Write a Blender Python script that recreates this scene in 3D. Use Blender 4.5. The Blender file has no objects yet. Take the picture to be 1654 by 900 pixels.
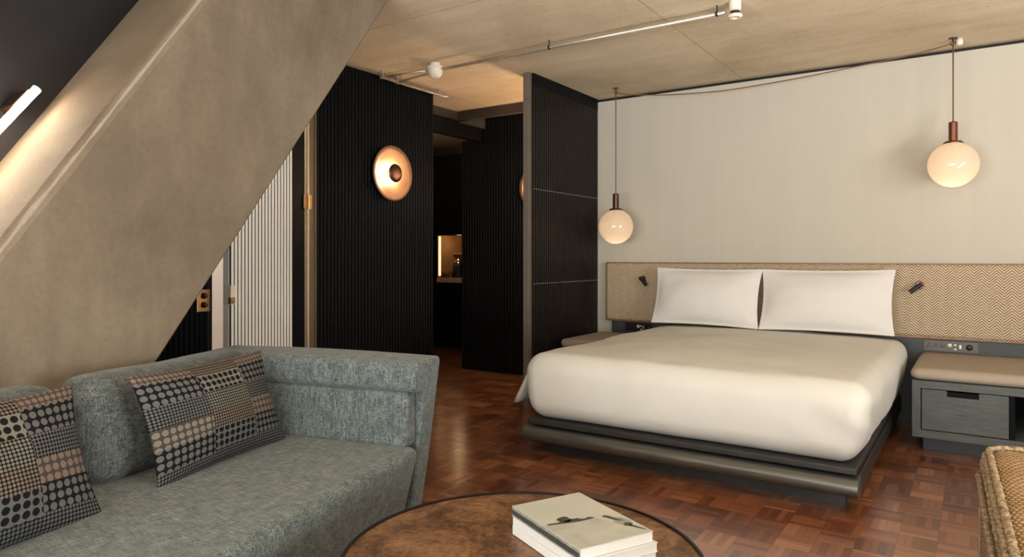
import bpy, bmesh, math, random
from mathutils import Vector, Matrix, noise
PI = math.pi
random.seed(7)
scene = bpy.context.scene
COL = scene.collection

# ---------------------------------------------------------------- camera
YAW = math.radians(34.15)
FPX = 1110.0
cam_d = bpy.data.cameras.new('camera')
cam_d.sensor_width = 36.0
cam_d.lens = 36.0 * FPX / 1654.0
cam_d.shift_y = -35.0 / 1654.0
cam_d.clip_start = 0.05
cam = bpy.data.objects.new('camera', cam_d)
COL.objects.link(cam)
cam.location = (0, 0, 1.2)
cam.rotation_euler = (PI / 2, 0, YAW)
scene.camera = cam

# ---------------------------------------------------------------- world, daylight, exposure
scene.view_settings.view_transform = 'Standard'
scene.view_settings.look = 'None'
scene.view_settings.gamma = 1.0
scene.view_settings.use_curve_mapping = False
scene.view_settings.exposure = -0.25
w = bpy.data.worlds.new('world'); scene.world = w
w.use_nodes = True
w.node_tree.nodes['Background'].inputs[0].default_value = (0.75, 0.85, 1.0, 1)
w.node_tree.nodes['Background'].inputs[1].default_value = 1.0

def lamp(name, kind, loc, energy, color, parent=None, **kw):
    d = bpy.data.lights.new(name, kind)
    d.energy = energy; d.color = color
    for k, v in kw.items(): setattr(d, k, v)
    o = bpy.data.objects.new(name, d); COL.objects.link(o)
    o.location = loc
    if parent:
        o.parent = parent
        o.location = Vector(loc) - WORLD_AT(parent)
    return o

def WORLD_AT(o):
    v = Vector(o.location)
    while o.parent:
        o = o.parent; v = v + Vector(o.location)
    return v

# daylight falls in through the window in the wall behind the camera
day = lamp('window_daylight', 'AREA', (-0.55, -2.56, 1.45), 85, (1.0, 0.985, 0.95), shape='RECTANGLE', size=4.3, size_y=2.1)
# added up-tilted fill lamp at the same window, brightening the ceiling
low = lamp('window_ceiling_fill', 'AREA', (-0.55, -2.58, 1.0), 540, (1.0, 0.98, 0.93), shape='RECTANGLE', size=4.3, size_y=1.2)
low.rotation_euler = Vector((0, 0.42, 0.91)).to_track_quat('-Z', 'Y').to_euler()
day.rotation_euler = Vector((0, 1, 0)).to_track_quat('-Z', 'Y').to_euler()

# added unseen lamps at the right hand wall, filling ceiling and bed
side = lamp('added_side_fill', 'AREA', (3.07, 1.6, 1.5), 15, (1.0, 0.985, 0.95), shape='RECTANGLE', size=2.0, size_y=4.8)
side.rotation_euler = Vector((-1, 0, 0)).to_track_quat('-Z', 'Y').to_euler()
side2 = lamp('added_side_upfill', 'AREA', (3.07, 1.6, 1.0), 620, (1.0, 0.98, 0.93), shape='RECTANGLE', size=1.2, size_y=4.8)
side2.rotation_euler = Vector((-0.42, 0, 0.91)).to_track_quat('-Z', 'Y').to_euler()

# ---------------------------------------------------------------- material helpers
def new_mat(name):
    m = bpy.data.materials.new(name); m.use_nodes = True
    nt = m.node_tree
    b = nt.nodes['Principled BSDF']
    return m, nt, b

class NT:
    """tiny helper for node trees"""
    def __init__(self, nt): self.nt = nt
    def n(self, t, **kw):
        x = self.nt.nodes.new(t)
        for k, v in kw.items(): setattr(x, k, v)
        return x
    def link(self, a, b): self.nt.links.new(a, b)
    def val(self, sock, v):
        if hasattr(v, 'is_output'): self.link(v, sock)
        else: sock.default_value = v
    def math(self, op, a, b=None, c=None):
        x = self.n('ShaderNodeMath', operation=op)
        self.val(x.inputs[0], a)
        if b is not None: self.val(x.inputs[1], b)
        if c is not None: self.val(x.inputs[2], c)
        return x.outputs[0]
    def coord(self, which='Object'):
        return self.n('ShaderNodeTexCoord').outputs[which]
    def mapping(self, vec, scale=(1, 1, 1), rot=(0, 0, 0)):
        x = self.n('ShaderNodeMapping'); self.link(vec, x.inputs[0])
        x.inputs['Scale'].default_value = scale; x.inputs['Rotation'].default_value = rot
        return x.outputs[0]
    def noise(self, vec, scale, detail=4, rough=0.55, dist=0):
        x = self.n('ShaderNodeTexNoise'); self.link(vec, x.inputs['Vector'])
        x.inputs['Scale'].default_value = scale; x.inputs['Detail'].default_value = detail
        x.inputs['Roughness'].default_value = rough; x.inputs['Distortion'].default_value = dist
        return x.outputs['Fac']
    def ramp(self, fac, stops, interp='LINEAR'):
        x = self.n('ShaderNodeValToRGB'); self.val(x.inputs[0], fac)
        cr = x.color_ramp; cr.interpolation = interp
        while len(cr.elements) < len(stops): cr.elements.new(0.5)
        for e, (p, c) in zip(cr.elements, stops):
            e.position = p
            e.color = tuple(c) + (1,) if len(c) == 3 else c
        return x.outputs[0]
    def mix(self, fac, a, b, blend='MIX'):
        x = self.n('ShaderNodeMix', data_type='RGBA', blend_type=blend)
        self.val(x.inputs[0], fac)
        for s, v in ((x.inputs[6], a), (x.inputs[7], b)):
            if isinstance(v, tuple) and len(v) == 3: v = v + (1,)
            self.val(s, v)
        return x.outputs[2]
    def bump(self, h, strength, dist, b):
        x = self.n('ShaderNodeBump'); x.inputs['Strength'].default_value = strength
        x.inputs['Distance'].default_value = dist
        self.link(h, x.inputs['Height']); self.link(x.outputs[0], b.inputs['Normal'])
    def sep(self, vec):
        x = self.n('ShaderNodeSeparateXYZ'); self.link(vec, x.inputs[0]); return x.outputs
    def comb(self, a, b, c=0.0):
        x = self.n('ShaderNodeCombineXYZ')
        self.val(x.inputs[0], a); self.val(x.inputs[1], b); self.val(x.inputs[2], c)
        return x.outputs[0]
    def white(self, vec):
        x = self.n('ShaderNodeTexWhiteNoise', noise_dimensions='3D'); self.link(vec, x.inputs[0]); return x.outputs['Value']

def plain(name, col, rough=0.5, metal=0.0, var=0.12, scale=8, bump=0.0, spec=0.5, bscale=60, stretch=(1, 1, 1)):
    m, nt, b = new_mat(name); t = NT(nt)
    v = t.mapping(t.coord(), stretch)
    f = t.noise(v, scale)
    c0 = tuple(max(0, x * (1 - var)) for x in col); c1 = tuple(min(1, x * (1 + var)) for x in col)
    t.link(t.ramp(f, [(0.3, c0), (0.7, c1)]), b.inputs['Base Color'])
    b.inputs['Roughness'].default_value = rough
    b.inputs['Metallic'].default_value = metal
    b.inputs['Specular IOR Level'].default_value = spec
    if bump:
        t.bump(t.noise(v, bscale, 3), bump, 0.01, b)
    return m

def emit(name, col, strength):
    m, nt, b = new_mat(name)
    b.inputs['Base Color'].default_value = tuple(col) + (1,)
    b.inputs['Emission Color'].default_value = tuple(col) + (1,)
    b.inputs['Emission Strength'].default_value = strength
    return m

def concrete(name, dark, mid, light, sc=1.0, seams=False):
    m, nt, b = new_mat(name); t = NT(nt)
    v = t.coord()
    big = t.noise(v, 0.9 * sc, 6, 0.62, 0.4)
    c = t.ramp(big, [(0.28, dark), (0.5, mid), (0.72, light)])
    st = t.noise(t.mapping(v, (0.7, 3.0, 0.9)), 2.2, 8, 0.7)
    c = t.mix(0.3, c, t.ramp(st, [(0.35, dark), (0.65, light)]))
    fine = t.noise(v, 45, 4, 0.7)
    c = t.mix(0.45, c, t.ramp(fine, [(0.25, (0.72, 0.7, 0.66)), (0.55, (1, 1, 1))]), 'MULTIPLY')
    pits = t.noise(v, 26, 2, 0.5)
    c = t.mix(t.math('MULTIPLY', t.math('LESS_THAN', pits, 0.25), 0.55), c, (0.12, 0.085, 0.055))
    if seams:
        x, y, z = t.sep(v)[0:3]
        sx = t.math('ABSOLUTE', t.math('SUBTRACT', t.math('PINGPONG', t.math('ADD', x, 1.62 + 24.0), 1.2), 0.0))
        sy = t.math('ABSOLUTE', t.math('SUBTRACT', t.math('PINGPONG', t.math('SUBTRACT', y, 3.18 - 30.0), 1.5), 0.0))
        k = t.math('LESS_THAN', t.math('MINIMUM', sx, sy), 0.0045)
        c = t.mix(t.math('MULTIPLY', k, t.math('MULTIPLY', big, 0.9)), c, (0.16, 0.12, 0.085))
    t.link(c, b.inputs['Base Color'])
    b.inputs['Roughness'].default_value = 0.75
    b.inputs['Specular IOR Level'].default_value = 0.25
    t.bump(t.math('ADD', fine, st), 0.18, 0.01, b)
    return m

def parquet():
    m, nt, b = new_mat('parquet_wood'); t = NT(nt)
    x, y, z = t.sep(t.coord())[0:3]
    B = 0.142; N = 5
    cx = t.math('FLOOR', t.math('DIVIDE', x, B)); cy = t.math('FLOOR', t.math('DIVIDE', y, B))
    par = t.math('FLOORED_MODULO', t.math('ADD', cx, cy), 2.0)
    fx = t.math('DIVIDE', x, B / N); fy = t.math('DIVIDE', y, B / N)
    across = t.math('ADD', t.math('MULTIPLY', fx, par), t.math('MULTIPLY', fy, t.math('SUBTRACT', 1.0, par)))
    along = t.math('ADD', t.math('MULTIPLY', fy, par), t.math('MULTIPLY', fx, t.math('SUBTRACT', 1.0, par)))
    sid = t.math('FLOOR', across)
    ran = t.white(t.comb(sid, t.math('ADD', t.math('MULTIPLY', cx, 7.31), t.math('MULTIPLY', cy, 3.77)), par))
    blk = t.white(t.comb(cx, cy, 4.0))
    tone = t.math('ADD', t.math('MULTIPLY', ran, 0.45), t.math('MULTIPLY', blk, 0.55))
    c = t.ramp(tone, [(0.05, (0.10, 0.032, 0.015)), (0.4, (0.205, 0.070, 0.030)), (0.7, (0.315, 0.120, 0.053)), (0.97, (0.46, 0.205, 0.095))])
    grain = t.noise(t.comb(t.math('MULTIPLY', across, 5.0), t.math('MULTIPLY', along, 0.7), sid), 3.0, 5, 0.6)
    c = t.mix(0.4, c, t.ramp(grain, [(0.3, (0.5, 0.45, 0.4)), (0.65, (1, 1, 1))]), 'MULTIPLY')
    fr = t.math('FRACT', across)
    gap = t.math('MINIMUM', fr, t.math('SUBTRACT', 1.0, fr))
    fxx = t.math('FRACT', t.math('DIVIDE', x, B)); fyy = t.math('FRACT', t.math('DIVIDE', y, B))
    e = t.math('MINIMUM', t.math('MINIMUM', fxx, t.math('SUBTRACT', 1.0, fxx)), t.math('MINIMUM', fyy, t.math('SUBTRACT', 1.0, fyy)))
    g = t.math('MAXIMUM', t.math('LESS_THAN', gap, 0.035), t.math('LESS_THAN', e, 0.008))
    c = t.mix(t.math('MULTIPLY', g, 0.6), c, (0.02, 0.008, 0.004))
    t.link(c, b.inputs['Base Color'])
    t.link(t.math('ADD', 0.24, t.math('MULTIPLY', grain, 0.14)), b.inputs['Roughness'])
    b.inputs['Coat Weight'].default_value = 1.0
    b.inputs['Coat Roughness'].default_value = 0.2
    t.bump(t.math('SUBTRACT', t.math('MULTIPLY', ran, 0.25), g), 0.12, 0.004, b)
    return m

def fabric(name, c0, c1, c2, scale=270, bump=0.25):
    m, nt, b = new_mat(name); t = NT(nt)
    v = t.coord()
    ro = (0, 0, -math.radians(15))
    wx = t.noise(t.mapping(v, (0.08, 1, 1), ro), scale, 3, 0.6)
    wy = t.noise(t.mapping(v, (1, 0.08, 1), ro), scale, 3, 0.6)
    wz = t.noise(t.mapping(v, (1, 1, 0.08), ro), scale, 3, 0.6)
    f = t.math('DIVIDE', t.math('ADD', t.math('ADD', wx, wy), wz), 3.0)
    blot = t.noise(v, 22, 4, 0.65)
    f = t.math('ADD', t.math('MULTIPLY', f, 0.84), t.math('MULTIPLY', blot, 0.16))
    t.link(t.ramp(f, [(0.41, c0), (0.5, c1), (0.59, c2)]), b.inputs['Base Color'])
    b.inputs['Roughness'].default_value = 0.9
    b.inputs['Specular IOR Level'].default_value = 0.15
    b.inputs['Sheen Weight'].default_value = 0.15
    t.bump(f, bump, 0.004, b)
    return m

def herringbone():
    m, nt, b = new_mat('woven_herringbone'); t = NT(nt)
    x, y, z = t.sep(t.coord())[0:3]
    cw = 0.042
    tri = t.math('PINGPONG', x, cw)
    s = t.math('DIVIDE', t.math('ADD', z, tri), 0.0195)
    fr = t.math('PINGPONG', t.math('MULTIPLY', s, 2.0), 1.0)
    ran = t.noise(t.comb(t.math('MULTIPLY', x, 24), t.math('MULTIPLY', z, 70)), 1.0, 3)
    col = t.ramp(fr, [(0.0, (0.10, 0.05, 0.022)), (0.3, (0.27, 0.17, 0.09)), (0.55, (0.54, 0.43, 0.30)), (0.9, (0.66, 0.56, 0.42))])
    col = t.mix(0.4, col, t.ramp(ran, [(0.3, (0.6, 0.52, 0.42)), (0.65, (1, 1, 1))]), 'MULTIPLY')
    t.link(col, b.inputs['Base Color'])
    b.inputs['Roughness'].default_value = 0.5
    t.bump(fr, 0.55, 0.006, b)
    return m

def wood(name, dark, light, axis=(1, 14, 14), rough=0.5, scale=5, spec=0.5):
    m, nt, b = new_mat(name); t = NT(nt)
    v = t.mapping(t.coord(), axis)
    f = t.noise(v, scale, 6, 0.65, 0.6)
    t.link(t.ramp(f, [(0.3, dark), (0.7, light)]), b.inputs['Base Color'])
    b.inputs['Roughness'].default_value = rough
    b.inputs['Specular IOR Level'].default_value = spec
    t.bump(f, 0.2, 0.004, b)
    return m

def dotted(name):
    """patchwork of printed dots, by UV metres of the cushion"""
    m, nt, b = new_mat(name); t = NT(nt)
    uv = t.coord('UV')
    u, v, _ = t.sep(uv)[0:3]
    W, H = 0.63, 0.40
    BLACK = (0.006, 0.006, 0.008); GREY = (0.105, 0.107, 0.104); PINK = (0.165, 0.128, 0.103); PALE = (0.165, 0.158, 0.13)
    SLATE = (0.09, 0.095, 0.10); DKP = (0.06, 0.045, 0.04)
    big, med, sm = 0.027, 0.0195, 0.0115
    cols = [
        [(0.00, sm, GREY, BLACK), (0.10, big, GREY, BLACK), (0.30, big, PALE, DKP), (0.48, sm, GREY, BLACK), (0.68, big, GREY, BLACK), (0.90, med, PINK, DKP)],
        [(0.00, sm, SLATE, BLACK), (0.12, big, BLACK, GREY), (0.32, sm, PINK, BLACK), (0.50, sm, PALE, BLACK), (0.70, big, BLACK, PALE), (0.88, sm, PINK, BLACK)],
        [(0.00, sm, GREY, BLACK), (0.14, big, GREY, BLACK), (0.34, big, PINK, DKP), (0.52, sm, BLACK, GREY), (0.70, big, GREY, BLACK), (0.90, med, PINK, DKP)],
    ]
    P = D = G = None
    edges = [0.36, 0.70]
    for i, rows in enumerate(cols):
        p = t.ramp(v, [(r[0], (r[1] * 20,) * 3) for r in rows], 'CONSTANT')
        d = t.ramp(v, [(r[0], r[2]) for r in rows], 'CONSTANT')
        g = t.ramp(v, [(r[0], r[3]) for r in rows], 'CONSTANT')
        if i == 0: P, D, G = p, d, g
        else:
            k = t.math('GREATER_THAN', u, edges[i - 1])
            P, D, G = t.mix(k, P, p), t.mix(k, D, d), t.mix(k, G, g)
    pitch = t.math('DIVIDE', P, 20.0)
    ax = t.math('SUBTRACT', t.math('FRACT', t.math('DIVIDE', t.math('MULTIPLY', u, W), pitch)), 0.5)
    ay = t.math('SUBTRACT', t.math('FRACT', t.math('DIVIDE', t.math('MULTIPLY', v, H), pitch)), 0.5)
    r = t.math('SQRT', t.math('ADD', t.math('MULTIPLY', ax, ax), t.math('MULTIPLY', ay, ay)))
    k = t.math('LESS_THAN', r, 0.40)
    c = t.mix(k, G, D)
    weave = t.noise(t.mapping(t.coord(), (1, 1, 0.2)), 400, 2)
    c = t.mix(0.5, c, t.ramp(weave, [(0.3, (0.6, 0.6, 0.6)), (0.65, (1, 1, 1))]), 'MULTIPLY')
    t.link(c, b.inputs['Base Color'])
    b.inputs['Roughness'].default_value = 0.9
    b.inputs['Specular IOR Level'].default_value = 0.15
    t.bump(k, 0.3, 0.003, b)
    return m

def seagrass():
    m, nt, b = new_mat('seagrass_weave'); t = NT(nt)
    v = t.coord()
    x, y, z = t.sep(v)[0:3]
    n0 = t.noise(v, 38, 3, 0.6)
    y = t.math('ADD', y, t.math('MULTIPLY', n0, 0.014))
    p = 0.018
    row = t.math('FLOOR', t.math('DIVIDE', t.math('ADD', y, z), p))
    off = t.math('MULTIPLY', t.math('FLOORED_MODULO', row, 2.0), p * 0.5)
    fx = t.math('PINGPONG', t.math('DIVIDE', t.math('ADD', t.math('ADD', x, off), z), p * 0.5), 1.0)
    fy = t.math('PINGPONG', t.math('DIVIDE', t.math('ADD', y, z), p * 0.5), 1.0)
    h = t.math('MULTIPLY', t.math('POWER', fx, 0.6), t.math('POWER', fy, 0.6))
    n = t.noise(v, 110, 4, 0.7)
    h = t.math('ADD', t.math('MULTIPLY', h, 0.5), t.math('MULTIPLY', n, 0.5))
    c = t.ramp(h, [(0.18, (0.06, 0.03, 0.014)), (0.40, (0.30, 0.18, 0.085)), (0.66, (0.60, 0.44, 0.25))])
    tone = t.noise(v, 7, 4)
    c = t.mix(0.5, c, t.ramp(tone, [(0.35, (0.75, 0.6, 0.45)), (0.6, (1, 1, 1))]), 'MULTIPLY')
    t.link(c, b.inputs['Base Color'])
    b.inputs['Roughness'].default_value = 0.7
    t.bump(h, 0.9, 0.012, b)
    return m

def patina():
    m, nt, b = new_mat('bronze_patina'); t = NT(nt)
    v = t.coord()
    a = t.noise(v, 7, 8, 0.72, 0.5)
    f = t.noise(v, 60, 5, 0.75)
    k = t.math('ADD', t.math('MULTIPLY', a, 0.65), t.math('MULTIPLY', f, 0.35))
    t.link(t.ramp(k, [(0.34, (0.045, 0.024, 0.014)), (0.45, (0.14, 0.072, 0.038)), (0.54, (0.28, 0.15, 0.078)), (0.66, (0.42, 0.25, 0.135))]), b.inputs['Base Color'])
    b.inputs['Metallic'].default_value = 0.45
    t.link(t.math('ADD', 0.32, t.math('MULTIPLY', f, 0.2)), b.inputs['Roughness'])
    t.bump(f, 0.08, 0.004, b)
    return m

def plaster():
    m, nt, b = new_mat('wall_linen'); t = NT(nt)
    v = t.coord()
    f = t.noise(t.mapping(v, (6, 6, 0.4)), 3.0, 4, 0.6)
    g = t.noise(v, 160, 3, 0.6)
    c = t.ramp(f, [(0.3, (0.475, 0.44, 0.37)), (0.7, (0.495, 0.46, 0.385))])
    c = t.mix(0.12, c, t.ramp(g, [(0.3, (0.75, 0.75, 0.75)), (0.7, (1, 1, 1))]), 'MULTIPLY')
    t.link(c, b.inputs['Base Color'])
    b.inputs['Roughness'].default_value = 0.85
    b.inputs['Specular IOR Level'].default_value = 0.2
    return m

def globe_glass():
    m, nt, b = new_mat('opal_glass'); t = NT(nt)
    nt.nodes.remove(b)
    out = nt.nodes['Material Output']
    tr = t.n('ShaderNodeBsdfTranslucent'); tr.inputs[0].default_value = (0.9, 0.80, 0.68, 1)
    df = t.n('ShaderNodeBsdfDiffuse'); df.inputs[0].default_value = (0.50, 0.44, 0.37, 1)
    mx = t.n('ShaderNodeMixShader'); mx.inputs[0].default_value = 0.5
    t.link(tr.outputs[0], mx.inputs[1]); t.link(df.outputs[0], mx.inputs[2])
    gl = t.n('ShaderNodeBsdfGlossy'); gl.inputs['Roughness'].default_value = 0.06
    fr = t.n('ShaderNodeFresnel'); fr.inputs[0].default_value = 1.45
    m2 = t.n('ShaderNodeMixShader'); t.link(fr.outputs[0], m2.inputs[0])
    t.link(mx.outputs[0], m2.inputs[1]); t.link(gl.outputs[0], m2.inputs[2])
    t.link(m2.outputs[0], out.inputs['Surface'])
    return m

M = {}
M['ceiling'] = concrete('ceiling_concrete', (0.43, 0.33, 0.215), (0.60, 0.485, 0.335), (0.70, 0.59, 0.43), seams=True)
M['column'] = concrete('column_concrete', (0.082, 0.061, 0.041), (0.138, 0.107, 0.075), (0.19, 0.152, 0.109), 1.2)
M['mortar'] = plain('mortar_fin', (0.22, 0.178, 0.13), 0.8, bump=0.5)
M['parquet'] = parquet()
M['plaster'] = plaster()
M['black_wood'] = wood('black_stained_wood', (0.0035, 0.0038, 0.0045), (0.009, 0.009, 0.010), (14, 14, 1), 0.5, spec=0.07)
M['screen_wood'] = wood('dark_walnut_slats', (0.007, 0.0055, 0.005), (0.020, 0.015, 0.014), (14, 14, 1), 0.34, spec=0.16)
M['dark_paint'] = plain('dark_wall_paint', (0.017, 0.016, 0.016), 0.8, spec=0.06, var=0.06)
M['dark_side'] = plain('dark_side_wall', (0.11, 0.085, 0.065), 0.7, var=0.1)
M['beam'] = plain('shade_toned_beam', (0.045, 0.034, 0.026), 0.7, var=0.1)  # shade on a concrete beam put into its dark base colour
M['white_paint'] = plain('white_paint', (0.82, 0.78, 0.72), 0.6, var=0.03)
M['glare_slat'] = wood('glare_coloured_slats', (0.78, 0.77, 0.72), (0.86, 0.85, 0.80), (14, 14, 1), 0.4)  # window glare on black slats put into a pale base colour
M['brass'] = plain('aged_brass', (0.62, 0.40, 0.19), 0.3, 1.0, 0.15, 30)
M['jamb'] = plain('pale_brass', (0.62, 0.50, 0.34), 0.4, 0.5, 0.08, 30)
M['jamb_dark'] = plain('dull_brass', (0.19, 0.14, 0.085), 0.45, 0.5, 0.1, 30)
M['dish'] = plain('spun_brass', (0.27, 0.15, 0.082), 0.45, 0.35, 0.12, 9)
M['bronze'] = plain('dark_bronze', (0.085, 0.045, 0.032), 0.35, 0.8, 0.15, 30)
M['bronze_red'] = plain('copper_bronze', (0.20, 0.085, 0.055), 0.32, 0.85, 0.15, 30)
M['black'] = plain('black_metal', (0.012, 0.012, 0.013), 0.4, 0.3)
M['steel'] = plain('galvanised_steel', (0.55, 0.50, 0.42), 0.42, 0.75, 0.12, 40)
M['cream_plastic'] = plain('cream_plastic', (0.72, 0.66, 0.55), 0.45, var=0.04)
M['cord'] = plain('brown_cord', (0.16, 0.075, 0.04), 0.7, stretch=(1, 1, 1))
M['grey_trim'] = plain('grey_bronze_edge', (0.15, 0.125, 0.10), 0.45, 0.3, 0.1, 12)
M['linen'] = plain('white_cotton', (0.635, 0.635, 0.595), 0.85, var=0.02, bump=0.08, spec=0.2, bscale=240)
M['pillow'] = plain('white_pillowcase', (0.65, 0.63, 0.60), 0.85, var=0.02, bump=0.06, spec=0.2, bscale=240)
M['ash'] = wood('grey_stained_oak', (0.045, 0.054, 0.052), (0.098, 0.110, 0.103), (1.5, 14, 22), 0.5)
M['ash_v'] = wood('grey_stained_oak_upright', (0.045, 0.054, 0.052), (0.098, 0.110, 0.103), (20, 14, 1.5), 0.5)
M['panel_grey'] = plain('slate_panel', (0.036, 0.042, 0.043), 0.5, var=0.1)
M['bed_dark'] = plain('bed_dark_leather', (0.030, 0.030, 0.029), 0.42, 0.0, 0.25, 14)
M['nose'] = plain('bed_bronze_roll', (0.15, 0.152, 0.142), 0.36, 0.7, 0.22, 16, stretch=(0.3, 6, 6))
M['seat_pad'] = plain('beige_wool', (0.35, 0.295, 0.235), 0.9, var=0.07, scale=90, spec=0.15)
M['sofa'] = fabric('heathered_blue_grey_linen', (0.030, 0.042, 0.044), (0.094, 0.116, 0.117), (0.205, 0.235, 0.229))
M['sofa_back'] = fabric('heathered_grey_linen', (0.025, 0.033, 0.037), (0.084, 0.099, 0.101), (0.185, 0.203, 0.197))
M['dots'] = dotted('dotted_patchwork')
M['herring'] = herringbone()
M['copper_edge'] = plain('copper_leather_edge', (0.20, 0.105, 0.048), 0.4, 0.25, 0.15, 20)
M['patina'] = patina()
M['table_dark'] = plain('table_dark_metal', (0.02, 0.016, 0.014), 0.4, 0.6)
M['paper'] = plain('paper', (0.62, 0.63, 0.61), 0.7, var=0.04, scale=300, stretch=(0.05, 0.05, 6))
M['cover_white'] = plain('white_cover', (0.64, 0.65, 0.63), 0.45, var=0.02)
M['cover_sky'] = plain('photo_sky', (0.45, 0.465, 0.42), 0.4, var=0.06, scale=6)
M['cover_field'] = plain('photo_field', (0.37, 0.385, 0.345), 0.4, var=0.16, scale=14)
M['cover_dark'] = plain('photo_dark', (0.05, 0.055, 0.05), 0.4, var=0.4, scale=60)
M['cover_mid'] = plain('photo_mid_grey', (0.24, 0.25, 0.22), 0.4, var=0.3, scale=60)
M['seagrass'] = seagrass()
M['cordgrass'] = plain('twisted_seagrass_cord', (0.29, 0.21, 0.125), 0.75, var=0.75, scale=85, bump=0.9, bscale=90)
M['tube_on'] = emit('lamp_tube_glow', (1.0, 0.80, 0.60), 90)
M['ring_on'] = emit('lamp_ring_glow', (1.0, 0.74, 0.47), 10)
M['strip_on'] = emit('niche_strip_glow', (1.0, 0.66, 0.34), 2.2)
M['globe'] = globe_glass()
M['niche'] = plain('niche_oak', (0.42, 0.23, 0.11), 0.5, var=0.15)
M['counter'] = plain('counter_stone', (0.55, 0.42, 0.29), 0.35, var=0.1)
M['chrome'] = plain('chrome', (0.75, 0.75, 0.74), 0.15, 1.0, 0.02)
M['glass_dark'] = plain('amber_glass', (0.20, 0.08, 0.03), 0.1, 0.0)
M['socket_plate'] = plain('brushed_bronze_plate', (0.11, 0.102, 0.088), 0.5, 0.1, 0.08)

# ---------------------------------------------------------------- mesh helpers
class MB:
    def __init__(self): self.v = []; self.f = []; self.mi = []; self.uv = {}; self.cur = 0
    def add(self, verts, faces, T=None):
        o = len(self.v)
        for p in verts:
            p = Vector(p)
            self.v.append(T @ p if T is not None else p)
        for f in faces:
            self.f.append([i + o for i in f]); self.mi.append(self.cur)
        return self
    def box(self, x0, x1, y0, y1, z0, z1, T=None):
        V = [(x, y, z) for z in (z0, z1) for y in (y0, y1) for x in (x0, x1)]
        F = [(0, 2, 3, 1), (4, 5, 7, 6), (0, 1, 5, 4), (2, 6, 7, 3), (0, 4, 6, 2), (1, 3, 7, 5)]
        return self.add(V, F, T)
    def prism(self, poly, z0, z1, T=None):
        n = len(poly)
        V = [(x, y, z0) for x, y in poly] + [(x, y, z1) for x, y in poly]
        F = [tuple(reversed(range(n))), tuple(range(n, 2 * n))] + [(i, (i + 1) % n, n + (i + 1) % n, n + i) for i in range(n)]
        return self.add(V, F, T)
    def lathe(self, prof, seg=32, T=None):
        V = []; F = []; rings = []
        for r, z in prof:
            if r < 1e-6:
                rings.append([len(V)]); V.append((0, 0, z))
            else:
                rings.append(list(range(len(V), len(V) + seg)))
                V += [(r * math.cos(2 * PI * k / seg), r * math.sin(2 * PI * k / seg), z) for k in range(seg)]
        for a, b in zip(rings, rings[1:]):
            for k in range(seg):
                k2 = (k + 1) % seg
                if len(a) == 1 and len(b) == 1: continue
                if len(a) == 1: F.append((a[0], b[k2], b[k]))
                elif len(b) == 1: F.append((a[k], a[k2], b[0]))
                else: F.append((a[k], a[k2], b[k2], b[k]))
        return self.add(V, F, T)
    def tube(self, pts, r, seg=10, closed=False):
        pts = [Vector(p) for p in pts]; n = len(pts); rings = []
        up = Vector((0, 0, 1)); V = []; F = []
        prev = None
        for i, p in enumerate(pts):
            a = pts[(i - 1) % n] if (i > 0 or closed) else p
            b = pts[(i + 1) % n] if (i < n - 1 or closed) else p
            d = (b - a).normalized()
            if prev is None:
                s = d.cross(up)
                if s.length < 1e-3: s = d.cross(Vector((1, 0, 0)))
            else:
                s = prev - d * prev.dot(d)
            s.normalize(); prev = s
            t = d.cross(s)
            rr = r[i] if isinstance(r, (list, tuple)) else r
            rings.append(range(len(V), len(V) + seg))
            V += [p + rr * (math.cos(2 * PI * k / seg) * s + math.sin(2 * PI * k / seg) * t) for k in range(seg)]
        m = n if closed else n - 1
        for i in range(m):
            a, b = rings[i], rings[(i + 1) % n]
            for k in range(seg):
                k2 = (k + 1) % seg
                F.append((a[k], a[k2], b[k2], b[k]))
        if not closed:
            F.append(tuple(reversed(rings[0]))); F.append(tuple(rings[-1]))
        return self.add(V, F)
    def rbox(self, size, r, flat=10, arc=5, deform=None, T=None):
        """rounded box centred on the origin with an even net of quads"""
        h = [s / 2 for s in size]
        if not isinstance(r, (list, tuple)): r = (r, r, r)
        ax = []
        for i in range(3):
            rr = r[i]
            e = [rr * math.tan(PI / 4 * k / arc) for k in range(1, arc + 1)]
            inner = h[i] - rr
            mid = [-inner + 2 * inner * k / flat for k in range(flat + 1)]
            ax.append([-inner - q for q in reversed(e)] + mid + [inner + q for q in e])
        idx = {}; V = []; F = []
        def vid(a, b, c):
            key = (a, b, c)
            if key not in idx:
                p = [ax[0][a], ax[1][b], ax[2][c]]
                q = [max(-(h[i] - r[i]), min(h[i] - r[i], p[i])) for i in range(3)]
                d = [(p[i] - q[i]) / r[i] for i in range(3)]
                L = math.sqrt(sum(x * x for x in d)) or 1
                P = Vector([q[i] + d[i] / L * r[i] for i in range(3)])
                if deform: P = Vector(deform(P))
                idx[key] = len(V); V.append(P)
            return idx[key]
        n = [len(a) - 1 for a in ax]
        for s in (0, 1):
            for a in range(n[0]):
                for b in range(n[1]):
                    q = [vid(a, b, s * n[2]), vid(a + 1, b, s * n[2]), vid(a + 1, b + 1, s * n[2]), vid(a, b + 1, s * n[2])]
                    F.append(q if s else q[::-1])
            for a in range(n[0]):
                for c in range(n[2]):
                    q = [vid(a, s * n[1], c), vid(a + 1, s * n[1], c), vid(a + 1, s * n[1], c + 1), vid(a, s * n[1], c + 1)]
                    F.append(q[::-1] if s else q)
            for b in range(n[1]):
                for c in range(n[2]):
                    q = [vid(s * n[0], b, c), vid(s * n[0], b + 1, c), vid(s * n[0], b + 1, c + 1), vid(s * n[0], b, c + 1)]
                    F.append(q if s else q[::-1])
        return self.add(V, F, T)
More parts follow.
